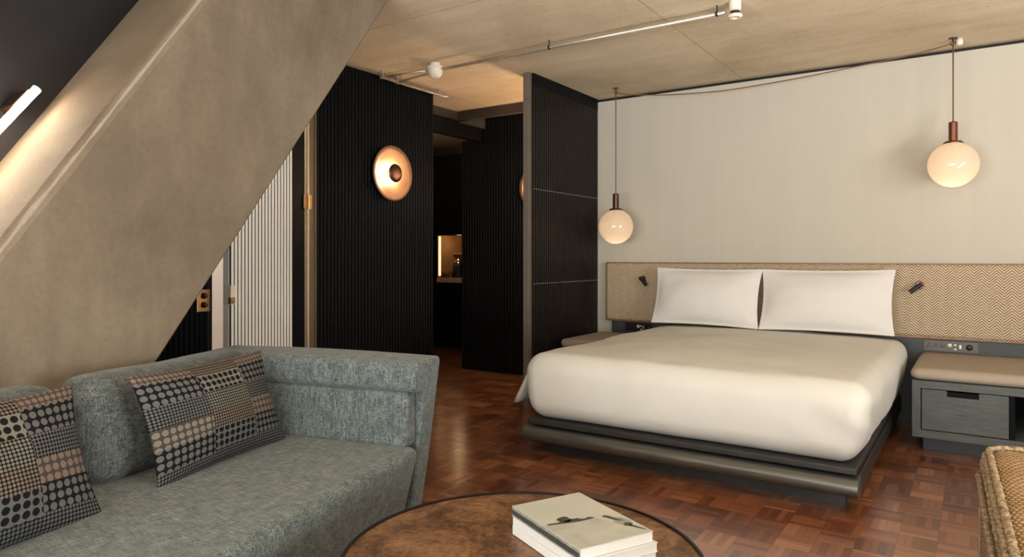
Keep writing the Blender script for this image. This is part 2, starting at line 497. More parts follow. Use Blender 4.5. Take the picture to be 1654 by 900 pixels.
    def pillow(self, w, h, t, n=26, pinch=0.07, flange=0.0, T=None, bend=None):
        """stuffed cushion: x width, y height, z thickness, with UVs"""
        V = []; F = []; UV = []
        def pt(i, j, s):
            a = -1 + 2 * i / n; b = -1 + 2 * j / n
            x = a * w / 2 * (1 - pinch * (1 - b * b)); y = b * h / 2 * (1 - pinch * (1 - a * a))
            ka = min(1, (1 - abs(a)) / max(1e-6, 1 - 0)) ; kb = 1 - abs(b)
            fa = flange / (w / 2); fb = flange / (h / 2)
            ea = max(0.0, 1 - abs(a) / max(1e-6, 1 - fa)) if fa else 1 - abs(a)
            eb = max(0.0, 1 - abs(b) / max(1e-6, 1 - fb)) if fb else 1 - abs(b)
            z = t / 2 * (1 - (1 - ea) ** 2.2) ** 0.72 * (1 - (1 - eb) ** 2.2) ** 0.72 + 0.003
            z += 0.010 * noise.noise(Vector((a * 2.3 + w * 9, b * 2.1, s * 3.1))) * min(1, 6 * ea * eb)
            p = Vector((x, y, s * z))
            if bend: p = Vector(bend(p))
            return p
        for s in (1, -1):
            o = len(V)
            for j in range(n + 1):
                for i in range(n + 1):
                    V.append(pt(i, j, s)); UV.append((i / n, j / n))
            for j in range(n):
                for i in range(n):
                    q = [o + j * (n + 1) + i, o + j * (n + 1) + i + 1, o + (j + 1) * (n + 1) + i + 1, o + (j + 1) * (n + 1) + i]
                    F.append(q if s > 0 else q[::-1])
        rim = [(i, 0) for i in range(n)] + [(n, j) for j in range(n)] + [(i, n) for i in range(n, 0, -1)] + [(0, j) for j in range(n, 0, -1)]
        N = (n + 1) ** 2
        for k in range(len(rim)):
            a = rim[k]; b = rim[(k + 1) % len(rim)]
            ia = a[1] * (n + 1) + a[0]; ib = b[1] * (n + 1) + b[0]
            F.append([ia, ia + N, ib + N, ib])
        o = len(self.v)
        self.add(V, F, T)
        for i, q in enumerate(UV): self.uv[o + i] = q
        return self

def obj(name, mb, mat, parent=None, smooth=False, bevel=0.0, seg=2, sub=0):
    """links everything in mb (world coordinates) as ONE mesh object"""
    base = WORLD_AT(parent) if parent else Vector((0, 0, 0))
    me = bpy.data.meshes.new(name)
    me.from_pydata([tuple(v - base) for v in mb.v], [], mb.f)
    mats = mat if isinstance(mat, list) else [mat]
    for m in mats: me.materials.append(m)
    for p, i in zip(me.polygons, mb.mi): p.material_index = i; p.use_smooth = smooth
    if mb.uv:
        L = me.uv_layers.new(name='UVMap')
        for lp in me.loops: L.data[lp.index].uv = mb.uv.get(lp.vertex_index, (0, 0))
    bm = bmesh.new(); bm.from_mesh(me)
    bmesh.ops.recalc_face_normals(bm, faces=bm.faces[:])
    bm.to_mesh(me); bm.free()
    me.update()
    o = bpy.data.objects.new(name, me); COL.objects.link(o)
    if parent: o.parent = parent
    if bevel:
        b = o.modifiers.new('bevel', 'BEVEL'); b.width = bevel; b.segments = seg; b.limit_method = 'ANGLE'; b.angle_limit = 0.6
        for p in me.polygons: p.use_smooth = True
        b.harden_normals = True
    if sub:
        s = o.modifiers.new('subdivision', 'SUBSURF'); s.levels = sub; s.render_levels = sub
    return o

def tag(o, label, cat, group=None, kind=None):
    o['label'] = label; o['category'] = cat
    if group: o['group'] = group
    if kind: o['kind'] = kind
    return o

def thing(name, label, cat, loc, group=None):
    o = bpy.data.objects.new(name, None); COL.objects.link(o)
    o.location = loc; o.empty_display_size = 0.1
    return tag(o, label, cat, group)

def struct(name, mb, mat, label=None, cat=None, smooth=False, bevel=0.0):
    o = obj(name, mb, mat, None, smooth, bevel); o['kind'] = 'structure'
    if label: o['label'] = label; o['category'] = cat or 'wall'
    return o

def axes(origin, x, y, z):
    m = Matrix.Identity(4)
    for i, a in enumerate((x, y, z)):
        a = Vector(a)
        for k in range(3): m[k][i] = a[k]
    for k in range(3): m[k][3] = origin[k]
    return m

# ---------------------------------------------------------------- the room
H = 2.68; WY = 5.80; LX = -4.05
CAMZ = 1.2
struct('floor', MB().box(-7.2, 3.0, -2.5, 8.2, -0.12, 0.0), M['parquet'], 'red-brown basket-weave parquet floor of small wooden blocks', 'floor')
mb = MB().box(-7.2, 3.0, -2.5, 8.2, H, H + 0.2)
struct('ceiling', mb, M['ceiling'], 'bare board-marked concrete ceiling', 'ceiling')
# wall behind the bed
struct('wall_far', MB().box(-2.96, 3.0, WY, WY + 0.15, 0, H - 0.028), M['plaster'], 'plain beige wall behind the bed', 'wall')
struct('trim_1', MB().box(-2.96, 3.0, WY + 0.03, WY + 0.15, H - 0.028, H), M['black'], 'thin dark shadow gap between the beige wall and the ceiling', 'trim')
struct('wall_right', MB().box(3.0, 3.15, -2.5, -0.9, 0, H).box(3.0, 3.15, 4.1, WY + 0.15, 0, H).box(3.0, 3.15, -0.9, 4.1, 0, 0.4).box(3.0, 3.15, -0.9, 4.1, 2.5, H), M['dark_side'], 'dark brown side wall with an added window opening beyond the right edge of the picture', 'wall')  # opening added for the fill lamps; dark colour cuts reflected light
fr = MB()
for y in (-0.9, 0.75, 2.4, 4.05): fr.box(3.0, 3.05, y, y + 0.05, 0.4, 2.5)
fr.box(3.0, 3.05, -0.9, 4.1, 0.4, 0.45).box(3.0, 3.05, -0.9, 4.1, 2.45, 2.5)
struct('window_added', fr, M['black'], 'added unseen window frame in the right hand wall, placed for fill light', 'window')  # unseen window, added to go with the side fill lamps
# wall with the window, behind the camera
mb = MB().box(-7.2, -2.7, -2.5, -2.35, 0, H).box(1.6, 3.0, -2.5, -2.35, 0, H).box(-2.7, 1.6, -2.5, -2.35, 0, 0.4).box(-2.7, 1.6, -2.5, -2.35, 2.5, H)
struct('wall_near', mb, M['plaster'], 'window wall behind the viewer', 'wall')
fr = MB()
for x in (-2.7, -1.27, 0.16, 1.55): fr.box(x, x + 0.05, -2.46, -2.40, 0.4, 2.5)
fr.box(-2.7, 1.6, -2.46, -2.40, 0.4, 0.45).box(-2.7, 1.6, -2.46, -2.40, 2.45, 2.5)
struct('window_1', fr, M['black'], 'wide dark framed window behind the viewer', 'window')

# left wall: smooth dark part, slatted parts, door opening
wl = struct('wall_left', MB().box(LX - 0.12, LX - 0.02, 1.5, 2.57, 0, H).box(LX - 0.12, LX - 0.02, 3.37, 4.71, 0, H).box(LX - 0.12, LX - 0.02, 2.57, 3.37, 2.3, H),
            M['dark_paint'], 'dark left wall with black vertical slat cladding', 'wall')
def slats_y(y0, y1, x, z0, z1, pitch=0.035, rad=0.0145, depth=0.02, seg=5):
    """half-round ribs standing on a board, face towards +x"""
    mb = MB(); n = max(1, int(round((y1 - y0) / pitch))); p = (y1 - y0) / n
    mb.box(x - depth, x, y0, y1, z0, z1)
    for k in range(n):
        c = y0 + (k + 0.5) * p
        mb.prism([(x - 0.001, c - rad)] + [(x + rad * 1.0 * math.sin(PI * q / seg), c - rad * math.cos(PI * q / seg)) for q in range(1, seg)] + [(x - 0.001, c + rad)], z0, z1)
    return mb
obj('slat_cladding', slats_y(3.385, 4.705, LX, 0.0, H), M['black_wood'], wl)
obj('slat_cladding', slats_y(2.02, 2.535, LX, 0.0, H), M['black_wood'], wl)
obj('smooth_lining', MB().box(LX - 0.02, LX, 1.79, 2.02, 0, H), M['dark_paint'], wl)
WX = -3.45
struct('wall_window_side', MB().box(LX - 0.12, WX, -2.5, 1.79, 0, H), M['dark_paint'], 'smooth dark wall beside the raking column', 'wall')
# wall end facing the passage, and the passage walls
struct('wall_passage', MB().box(-4.6, LX - 0.12, 4.55, 4.71, 0, H), M['black_wood'], 'dark end wall where the passage begins', 'wall')
def slats_x(x0, x1, y, z0, z1, pitch=0.035, rad=0.0145, depth=0.03, seg=5):
    mb = MB(); n = max(1, int(round((x1 - x0) / pitch))); p = (x1 - x0) / n
    mb.box(x0, x1, y, y + depth, z0, z1)
    for k in range(n):
        c = x0 + (k + 0.5) * p
        mb.prism([(c - rad, y + 0.001)] + [(c - rad * math.cos(PI * q / seg), y - rad * math.sin(PI * q / seg)) for q in range(1, seg)] + [(c + rad, y + 0.001)], z0, z1)
    return mb
wb = struct('wall_back', MB().box(-4.30, -2.96, WY + 0.05, WY + 0.16, 0, H).box(-4.60, -4.30, WY + 0.05, WY + 0.16, 0, 2.44), M['black_wood'],
            'black slatted wall facing the room beside the passage', 'wall')
obj('slat_cladding', slats_x(-4.29, -2.98, WY + 0.02, 0, H), M['black_wood'], wb)
obj('slat_cladding', slats_x(-4.60, -4.29, WY + 0.02, 0, 2.44), M['black_wood'], wb)
struct('trim_2', MB().box(-4.36, -4.28, 4.71, WY + 0.02, 2.40, 2.54), M['black_wood'], 'dark header beam over the passage opening', 'trim')
struct('trim_3', MB().box(-4.46, -4.39, 4.71, 5.56, 2.59, H).box(-4.39, -2.97, 5.49, 5.56, 2.59, H), M['beam'], 'shallow ceiling beam bordering the passage, shade put into its colour', 'trim')
struct('wall_side', MB().box(-7.2, -7.05, -2.5, 8.2, 0, H), M['black_wood'], 'dark wall at the far end of the passage', 'wall')
struct('wall_end', MB().box(-7.2, -2.96, 8.05, 8.2, 0, H), M['white_paint'], 'pale wall deep in the passage', 'wall')
struct('wall_bathroom', MB().box(-5.6, -5.5, 1.4, 4.55, 0, H).box(-5.5, LX - 0.12, 1.4, 1.5, 0, H).box(-5.5, LX - 0.12, 4.45, 4.55, 0, H),
       M['white_paint'], 'bright white bathroom wall seen through the ajar door', 'wall')
lamp('bathroom_light', 'AREA', (-4.75, 2.6, 2.6), 70, (1.0, 0.88, 0.78), size=0.6)

# ---------------------------------------------------------------- ajar slatted door
door = bpy.data.objects.new('door_1', None); COL.objects.link(door)
door.location = (LX, 3.295, 0); door['kind'] = 'structure'
door['label'] = 'slatted door standing ajar, window glare coloured into its slats'; door['category'] = 'door'
ang = math.radians(12.0)
dd = Vector((math.sin(ang), -math.cos(ang), 0)); dn = Vector((math.cos(ang), math.sin(ang), 0))
DT = axes((LX, 3.295, 0), dd, dn, (0, 0, 1))      # local x along the leaf, y outwards
DL = 0.735
obj('door_leaf', MB().box(0.01, DL, -0.045, 0.0, 0.01, 2.29, DT), M['black_wood'], door)
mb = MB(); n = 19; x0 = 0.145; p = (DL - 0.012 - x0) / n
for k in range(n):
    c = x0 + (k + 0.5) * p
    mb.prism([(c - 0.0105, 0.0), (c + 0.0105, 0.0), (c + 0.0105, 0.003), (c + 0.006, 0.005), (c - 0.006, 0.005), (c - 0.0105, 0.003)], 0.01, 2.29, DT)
obj('slats', mb, M['glare_slat'], door)
obj('edge_strip', MB().box(DL, DL + 0.003, -0.045, 0.002, 0.01, 2.29, DT), M['white_paint'], door)
obj('latch_plate', MB().box(DL - 0.001, DL + 0.004, -0.04, 0.016, 0.90, 1.02, DT).box(DL - 0.03, DL + 0.004, 0.008, 0.018, 0.90, 1.02, DT), M['cream_plastic'], door)
obj('latch', MB().box(DL - 0.028, DL + 0.010, 0.012, 0.024, 0.905, 0.945, DT), M['brass'], door)
mb = MB().box(LX - 0.12, LX + 0.014, 3.300, 3.318, 0, 2.3)
obj('brass_jamb', mb, M['jamb'], door, bevel=0.002)
obj('brass_architrave', MB().box(LX - 0.12, LX + 0.003, 3.318, 3.384, 0, 2.3).box(LX - 0.02, LX + 0.012, 3.372, 3.384, 0, 2.3), M['jamb_dark'], door)
obj('white_jamb', MB().box(LX - 0.14, LX - 0.022, 2.545, 2.572, 0, 2.3).box(LX - 0.14, LX - 0.022, 2.572, 3.300, 2.29, 2.32), M['white_paint'], door)
for z in (1.60, 0.35):
    mb = MB().lathe([(0, -0.055), (0.011, -0.055), (0.011, 0.055), (0, 0.055)], 14, Matrix.Translation((LX + 0.022, 3.300, z)))
    mb.box(LX + 0.012, LX + 0.018, 3.265, 3.337, z - 0.05, z + 0.05)
    obj('hinge', mb, M['brass'], door)

# ---------------------------------------------------------------- raking concrete column
def col_y(z): return 0.956 + 0.672 * (z - 1.242), 1.50 + 0.706 * (z - 0.78)
XF = -2.75
def column():
    n = 40; V = []; F = []
    for k in range(n + 1):
        z = H * k / n
        a, b = col_y(z)
        j = 0.006 * noise.noise(Vector((3.1, 0, z * 3.0)))
        poly = [(XF - 0.70, a), (XF - 0.05, a), (XF - 0.028 + j, a + 0.006), (XF, a + 0.045 + j), (XF, b - 0.012), (XF - 0.012, b), (XF - 0.70, b)]
        V += [(x, y, z) for x, y in poly]
    m = 7
    for k in range(n):
        for i in range(m):
            F.append((k * m + i, k * m + (i + 1) % m, (k + 1) * m + (i + 1) % m, (k + 1) * m + i))
    F.append(tuple(reversed(range(m)))); F.append(tuple(range(n * m, n * m + m)))
    return MB().add(V, F)
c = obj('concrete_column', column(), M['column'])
tag(c, 'massive raking concrete column rising diagonally behind the sofa', 'column')
mb = MB(); pts = []; rr = []
for k in range(60):
    z = 0.75 + (H - 0.76) * k / 59
    a, b = col_y(z)
    pts.append((XF - 0.022, a + 0.026 + 0.008 * noise.noise(Vector((z * 4, 1, 0))), z))
    rr.append(0.010 + 0.008 * noise.noise(Vector((z * 7, 5, 0))))
mb.tube(pts, rr, 8)
obj('mortar_seam', mb, M['mortar'], c, smooth=True)

obj('hairline_crack', MB().tube([(XF, 1.88, 2.057), (XF, 1.99, 1.965), (XF, 2.09, 1.868), (XF, 2.179, 1.794)], 0.0014, 6), M['dark_side'], c)

# linear wall lamp beside the column
q0 = Vector((WX + 0.16, 0.718, 1.142)); q1 = Vector((WX + 0.16, 1.2765, 1.911))
d = (q1 - q0).normalized()
lt = thing('linear_wall_lamp', 'glowing tube lamp slanting on the dark wall beside the column', 'lamp', (WX, 1.05, 1.55))
obj('tube', MB().tube([q0, q1], 0.0165, 14), M['tube_on'], lt, smooth=False)
back = Vector((1, 0, 0)); side = d.cross(back)
for s in (0.10, 0.9):
    c0 = q0 + (q1 - q0) * (0.06 if s < 0.5 else 0.93)
    T = axes(c0, d, side, back)
    obj('bracket', MB().box(-0.05, 0.05, -0.02, 0.02, -0.159, -0.02, T), M['bronze'], lt, bevel=0.004)
for k in range(5):
    lamp('tube_light', 'POINT', tuple(q0 + (q1 - q0) * (k + 0.5) / 5 + Vector((0.035, 0, 0))), 0.06, (1.0, 0.80, 0.64), lt, shadow_soft_size=0.02)

# brass light switch on the slatted wall
sw = thing('light_switch', 'brass double light switch on the black slats near the ajar door', 'light switch', (LX + 0.0145, 2.487, 0.927))
obj('plate', MB().box(LX + 0.0145, LX + 0.021, 2.443, 2.531, 0.855, 0.995), M['brass'], sw, bevel=0.003)
for z in (0.955, 0.898):
    T = axes((LX + 0.021, 2.487, z), (0, 1, 0), (0, 0, 1), (1, 0, 0))
    obj('dolly', MB().lathe([(0.020, 0), (0.020, 0.008), (0.009, 0.012), (0.012, 0.03), (0, 0.034)], 18, T), M['bronze_red'], sw, smooth=True)

# ---------------------------------------------------------------- sconces
def sconce(label, c, nx, e):
    """c = centre on the wall face; nx = outward normal"""
    nx = Vector(nx); up = Vector((0, 0, 1)); sd = up.cross(nx)
    T = axes(c, sd, up, nx)
    t = thing('wall_sconce', label, 'wall lamp', c)
    R = 0.225
    obj('backplate', MB().lathe([(0, 0.0), (0.07, 0.0), (0.07, 0.02), (0.0, 0.022)], 28, T), M['bronze'], t, smooth=True)
    obj('dish', MB().lathe([(0, 0.022), (0.06, 0.024), (0.13, 0.030), (0.19, 0.042), (R, 0.056), (R + 0.002, 0.052), (0.19, 0.036), (0.12, 0.026), (0.05, 0.018), (0, 0.016)], 56, T), M['dish'], t, smooth=True)
    obj('stem', MB().lathe([(0.016, 0.02), (0.016, 0.072)], 16, T), M['bronze'], t, smooth=True)
    obj('glow_ring', MB().lathe([(0.030, 0.060), (0.060, 0.060), (0.060, 0.070), (0.030, 0.070), (0.030, 0.060)], 36, T), M['ring_on'], t, smooth=False)
    obj('centre_disc', MB().lathe([(0, 0.072), (0.068, 0.072), (0.076, 0.076), (0.074, 0.082), (0.05, 0.088), (0, 0.090)], 40, T), M['bronze'], t, smooth=True)
    for k in range(9):
        a = 2 * PI * k / 9 + 0.4
        lamp('ring_light', 'POINT', tuple(Vector(c) + sd * 0.074 * math.cos(a) + up * 0.074 * math.sin(a) + nx * 0.050), e * 0.22, (1.0, 0.70, 0.43), t, shadow_soft_size=0.012)
    return t
sconce('round brass dish sconce glowing on the black slatted wall, fully in view', (LX + 0.0145, 4.13, 1.887), (1, 0, 0), 4.2)
sconce('round brass dish sconce half hidden behind the slatted screen', (-3.585, WY + 0.005, 1.89), (0, -1, 0), 13.0)
sconce('added unseen dish sconce on the back of the slatted screen, warming the passage ceiling', (-3.022, 5.15, 1.89), (-1, 0, 0), 24.0)  # added lamp, hidden from view, for orange light on the ceiling

# ---------------------------------------------------------------- slatted screen beside the bed
scr = thing('slatted_screen', 'dark floor-to-ceiling slatted screen beside the bed with two studded lines', 'room divider', (-2.99, 5.2, 0))
SX = -2.96
n = 33; y0 = 4.665; y1 = WY; p = (y1 - y0) / n
mb = MB()
for k in range(n):
    c = y0 + (k + 0.5) * p
    mb.box(SX - 0.05, SX, c - p * 0.34, c + p * 0.34, 0.03, H - 0.10)
obj('slat_panel', mb, M['screen_wood'], scr)
obj('back_board', MB().box(SX - 0.066, SX - 0.05, y0, y1, 0.0, H), M['black_wood'], scr)
obj('top_rail', MB().box(SX - 0.052, SX + 0.002, y0, y1, H - 0.10, H), M['black_wood'], scr)
obj('bottom_rail', MB().box(SX - 0.05, SX, y0, y1, 0, 0.03), M['black_wood'], scr)
obj('end_post', MB().box(SX - 0.066, SX - 0.012, 4.62, y0, 0, H), M['grey_trim'], scr, bevel=0.002)
for z in (1.748, 0.982):
    for k in range(n):
        c = y0 + (k + 0.5) * p
        obj('stud', MB().box(SX - 0.001, SX + 0.0025, c - 0.0055, c + 0.0055, z - 0.0035, z + 0.0035), M['steel'], scr)
T = axes((SX - 0.02, 4.74, H - 0.22), (1, 0, 0), (0, 1, 0), (0, 0, 1))

# ---------------------------------------------------------------- kitchenette in the passage
kb = thing('minibar_cabinet', 'black minibar cupboard with a lit niche deep in the passage', 'cabinet', (-5.6, 7.3, 0))
NX0, NX1, NY = -5.95, -5.25, 7.0
mb = MB().box(-7.0, NX0, NY, 7.6, 0.08, 2.54).box(NX1, -4.3, NY, 7.6, 0.08, 2.54).box(NX0, NX1, NY, 7.6, 1.485, 2.54).box(NX0, NX1, NY, 7.6, 0.08, 0.86).box(NX0, NX1, 7.55, 7.6, 0.86, 1.485)
obj('carcass', mb, M['black_wood'], kb)
obj('plinth', MB().box(-7.0, -4.3, NY + 0.05, 7.55, 0, 0.08), M['black'], kb)
obj('niche_lining', MB().box(NX0, NX1, 7.53, 7.548, 0.92, 1.485).box(NX0, NX0 + 0.006, NY + 0.01, 7.53, 0.92, 1.485).box(NX1 - 0.006, NX1, NY + 0.01, 7.53, 0.92, 1.485), M['niche'], kb)
obj('counter', MB().box(NX0, NX1, NY - 0.012, 7.55, 0.862, 0.92), M['counter'], kb, bevel=0.003)
obj('shelf', MB().box(NX0 + 0.006, NX1 - 0.006, 7.32, 7.53, 1.235, 1.25), M['niche'], kb)
obj('light_strip', MB().box(NX0 + 0.01, NX0 + 0.03, NY + 0.02, NY + 0.04, 0.95, 1.47), M['strip_on'], kb)
lamp('niche_light', 'POINT', (NX0 + 0.25, NY + 0.15, 1.42), 1.8, (1.0, 0.66, 0.34), kb, shadow_soft_size=0.03)
kt = thing('kettle', 'black kettle with a shiny lid standing in the lit niche', 'kettle', (-5.77, 7.22, 0.92))
T = Matrix.Translation((-5.77, 7.22, 0.92))
obj('body', MB().lathe([(0, 0), (0.085, 0), (0.09, 0.02), (0.072, 0.15), (0.058, 0.20), (0, 0.205)], 24, T), M['black'], kt, smooth=True)
obj('lid', MB().lathe([(0.056, 0.205), (0.04, 0.225), (0.014, 0.232), (0.014, 0.25), (0, 0.255)], 20, T), M['chrome'], kt, smooth=True)
obj('handle', MB().tube([(-5.70, 7.22, 1.10), (-5.64, 7.22, 1.09), (-5.63, 7.22, 1.02), (-5.69, 7.22, 0.96)], 0.009, 8), M['black'], kt, smooth=True)
for (x, lab) in ((-5.895, 'amber tumbler at the left end of the lit niche'), (-5.81, 'amber tumbler next to the black kettle in the niche')):
    g = obj('tumbler', MB().lathe([(0, 0), (0.03, 0), (0.036, 0.085), (0.033, 0.085), (0.028, 0.006), (0, 0.006)], 18, Matrix.Translation((x, 7.06, 0.92))), M['glass_dark'], None, smooth=True)
    tag(g, lab, 'glass', 'tumblers in the niche')
# added ceiling lamp, unseen round the corner, to light the passage ceiling
dl = thing('passage_fill_lamp', 'added unseen ceiling lamp round the corner, lighting the passage ceiling', 'ceiling lamp', (-5.9, 5.6, H))
T = Matrix.Translation((-5.9, 5.6, H))
obj('rim', MB().lathe([(0, 0), (0.09, 0), (0.09, -0.03), (0.06, -0.04), (0, -0.04)], 28, T), M['brass'], dl, smooth=False)
obj('bulb', MB().lathe([(0.04, -0.04), (0.055, -0.075), (0.04, -0.11), (0, -0.12)], 28, T), M['ring_on'], dl, smooth=True)
lamp('passage_fill_light', 'POINT', (-5.9, 5.6, H - 0.20), 9, (1.0, 0.72, 0.46), dl, shadow_soft_size=0.04)

# ---------------------------------------------------------------- conduits and detectors on the ceiling
PY = 4.02; PZ = 2.628
cp = thing('ceiling_conduit', 'long pale conduit pipe crossing the concrete ceiling', 'pipe', (-2.3, PY, H))
obj('pipe', MB().tube([(-3.36, PY, PZ), (-1.22, PY, PZ)], 0.012, 12), M['steel'], cp, smooth=True)
for x in (-2.42, -1.27):
    mb = MB().tube([(x, PY, PZ), (x, PY, H)], 0.004, 8)
    mb.tube([(x - 0.006, PY, PZ), (x + 0.006, PY, PZ)], 0.0155, 12)
    obj('clip', mb, M['black'], cp)
def conduit(label, pts, clips):
    t = thing('ceiling_conduit', label, 'pipe', pts[0])
    obj('pipe', MB().tube(pts, 0.011, 10), M['steel'], t, smooth=True)
    for x, y in clips:
        mb = MB().tube([(x, y, PZ + 0.005), (x, y, H)], 0.006, 8).box(x - 0.016, x + 0.016, y - 0.016, y + 0.016, PZ - 0.012, PZ + 0.015)
        obj('clip', mb, M['steel'], t, bevel=0.002)
conduit('short conduit running from the white detector to the black slatted wall', [(-3.50, 3.99, PZ), (-3.915, 3.94, PZ), (-3.925, 4.10, PZ)], [(-3.915, 3.94)])
conduit('bent conduit following the top of the black slatted wall past the detector', [(-3.50, 4.06, PZ), (-3.93, 4.13, PZ), (-3.935, 4.72, PZ), (-3.90, 4.74, PZ)], [(-3.93, 4.13), (-3.935, 4.66)])
T = Matrix.Translation((-3.44, PY, H))
sd_ = thing('smoke_detector', 'white conical smoke detector on the concrete ceiling', 'smoke detector', (-3.44, PY, H))
obj('base', MB().lathe([(0, 0), (0.04, 0), (0.04, -0.018), (0.066, -0.026), (0.066, -0.046), (0, -0.046)], 28, T), M['cream_plastic'], sd_, smooth=False)
obj('sensor_head', MB().lathe([(0.060, -0.046), (0.060, -0.072), (0.040, -0.105), (0.028, -0.112), (0, -0.112)], 28, T), M['cream_plastic'], sd_, smooth=True)
T = Matrix.Translation((-1.165, PY, H))
sp = thing('fire_sprinkler', 'small white fitting at the right end of the ceiling pipe', 'sprinkler', (-1.165, PY, H))
obj('junction_box', MB().lathe([(0, 0), (0.034, 0), (0.034, -0.05), (0.022, -0.055), (0, -0.055)], 20, T), M['cream_plastic'], sp, smooth=False)
obj('collar', MB().lathe([(0.022, -0.055), (0.026, -0.06), (0.026, -0.075), (0.0, -0.075)], 20, T), M['bronze'], sp)
obj('ring', MB().lathe([(0.016, -0.078), (0.04, -0.078), (0.042, -0.088), (0.034, -0.096), (0.018, -0.096), (0.016, -0.088), (0.016, -0.078)], 24, T), M['cream_plastic'], sp, smooth=True)

# ---------------------------------------------------------------- pendants
def pendant(label, x, y, gz, soc, e):
    t = thing('pendant_lamp', label, 'pendant lamp', (x, y, H), 'globe pendants beside the bed')
    R = 0.153
    T = Matrix.Translation((x, y, gz))
    obj('globe', MB().lathe([(0.03, R * 0.985)] + [(R * math.sin(a), R * math.cos(a)) for a in [0.25 + (PI - 0.25) * k / 28 for k in range(29)]][1:-1] + [(0, -R)], 48, T), M['globe'], t, smooth=True)
    sk = obj('socket', MB().lathe([(0, R), (0.027, R), (0.027, R + 0.13), (0.022, R + 0.136), (0, R + 0.136)], 24, T), soc, t, smooth=False)
    obj('cap', MB().lathe([(0.0, R + 0.006), (0.05, R + 0.004), (0.062, R * 0.93), (0.054, R * 0.91), (0, R * 0.93)], 32, T), soc, sk, smooth=True)
    obj('cord', MB().tube([(x, y, gz + R + 0.13), (x, y, H - 0.03)], 0.0045, 8), M['cord'], t, smooth=True)
    hk = MB().tube([(x, y, H), (x, y, H - 0.028)], 0.006, 8)
    hk.tube([(x + 0.014 * math.cos(a), y, H - 0.036 + 0.014 * math.sin(a)) for a in [PI / 2 + 1.7 * PI * k / 12 for k in range(13)]], 0.004, 8)
    hk.lathe([(0, H), (0.028, H), (0.026, H - 0.005), (0, H - 0.007)], 20, Matrix.Translation((x, y, 0)))
    obj('hook', hk, M['bronze'], t)
    lamp('globe_bulb', 'POINT', (x, y, gz - 0.085), e, (1.0, 0.74, 0.50), t, shadow_soft_size=0.035)
    return t
pendant('globe pendant lamp hanging over the left side of the bed by the screen', -2.63, 5.50, 1.466, M['bronze'], 1.0)
pr = pendant('globe pendant lamp hanging over the right bedside bench', -0.14, 5.52, 1.824, M['bronze_red'], 1.3)
obj('ceiling_rose', MB().lathe([(0, 0), (0.022, 0), (0.022, -0.035), (0.012, -0.045), (0, -0.045)], 18, Matrix.Translation((-0.105, 5.56, H))), M['cream_plastic'], pr, smooth=True)
def spline(P, m=8):
    out = []
    for i in range(len(P) - 1):
        a, b, c, d = [Vector(P[max(0, min(len(P) - 1, i + q))]) for q in (-1, 0, 1, 2)]
        for k in range(m):
            t = k / m
            out.append(0.5 * ((2 * b) + (c - a) * t + (2 * a - 5 * b + 4 * c - d) * t * t + (3 * b - a - 3 * c + d) * t ** 3))
    return out + [Vector(P[-1])]
pts = spline([(-2.613, 5.50, 2.634), (-2.48, 5.52, 2.606), (-2.19, 5.55, 2.573), (-1.86, 5.57, 2.553), (-1.62, 5.58, 2.550), (-1.18, 5.58, 2.565), (-0.75, 5.57, 2.591), (-0.40, 5.55, 2.612), (-0.157, 5.52, 2.640)])
sc = obj('hanging_cable', MB().tube(pts, 0.0045, 8), M['cord'], None, smooth=True)
tag(sc, 'slack brown cable swagged under the ceiling between the two pendants', 'cable')

# ---------------------------------------------------------------- headboard, wall panel, sockets, reading lamps
HX0, HX1 = -2.84, 2.0
hb = thing('headboard', 'long woven herringbone headboard fixed to the beige wall', 'headboard', (-0.4, 5.76, 0.62))
mb = MB()
def hdef(P):
    return P
mb.rbox((HX1 - HX0, 0.075, 0.52), (0.03, 0.03, 0.03), 6, 4, None, Matrix.Translation(((HX0 + HX1) / 2, 5.757, 0.884)))
obj('woven_pad', mb, M['herring'], hb, smooth=True)
obj('top_edge', MB().box(HX0, HX1, 5.745, 5.795, 1.136, 1.150), M['copper_edge'], hb, bevel=0.004)
obj('bottom_edge', MB().box(HX0, HX1, 5.732, 5.79, 0.615, 0.632), M['copper_edge'], hb, bevel=0.004)
obj('end_edge', MB().box(HX0 - 0.006, HX0 + 0.006, 5.73, 5.795, 0.618, 1.148), M['copper_edge'], hb, bevel=0.003)
wp = obj('wall_panel', MB().box(-2.80, 2.0, 5.768, 5.799, 0.0, 0.618), M['panel_grey'])
tag(wp, 'low slate grey panel on the wall below the headboard', 'panel')
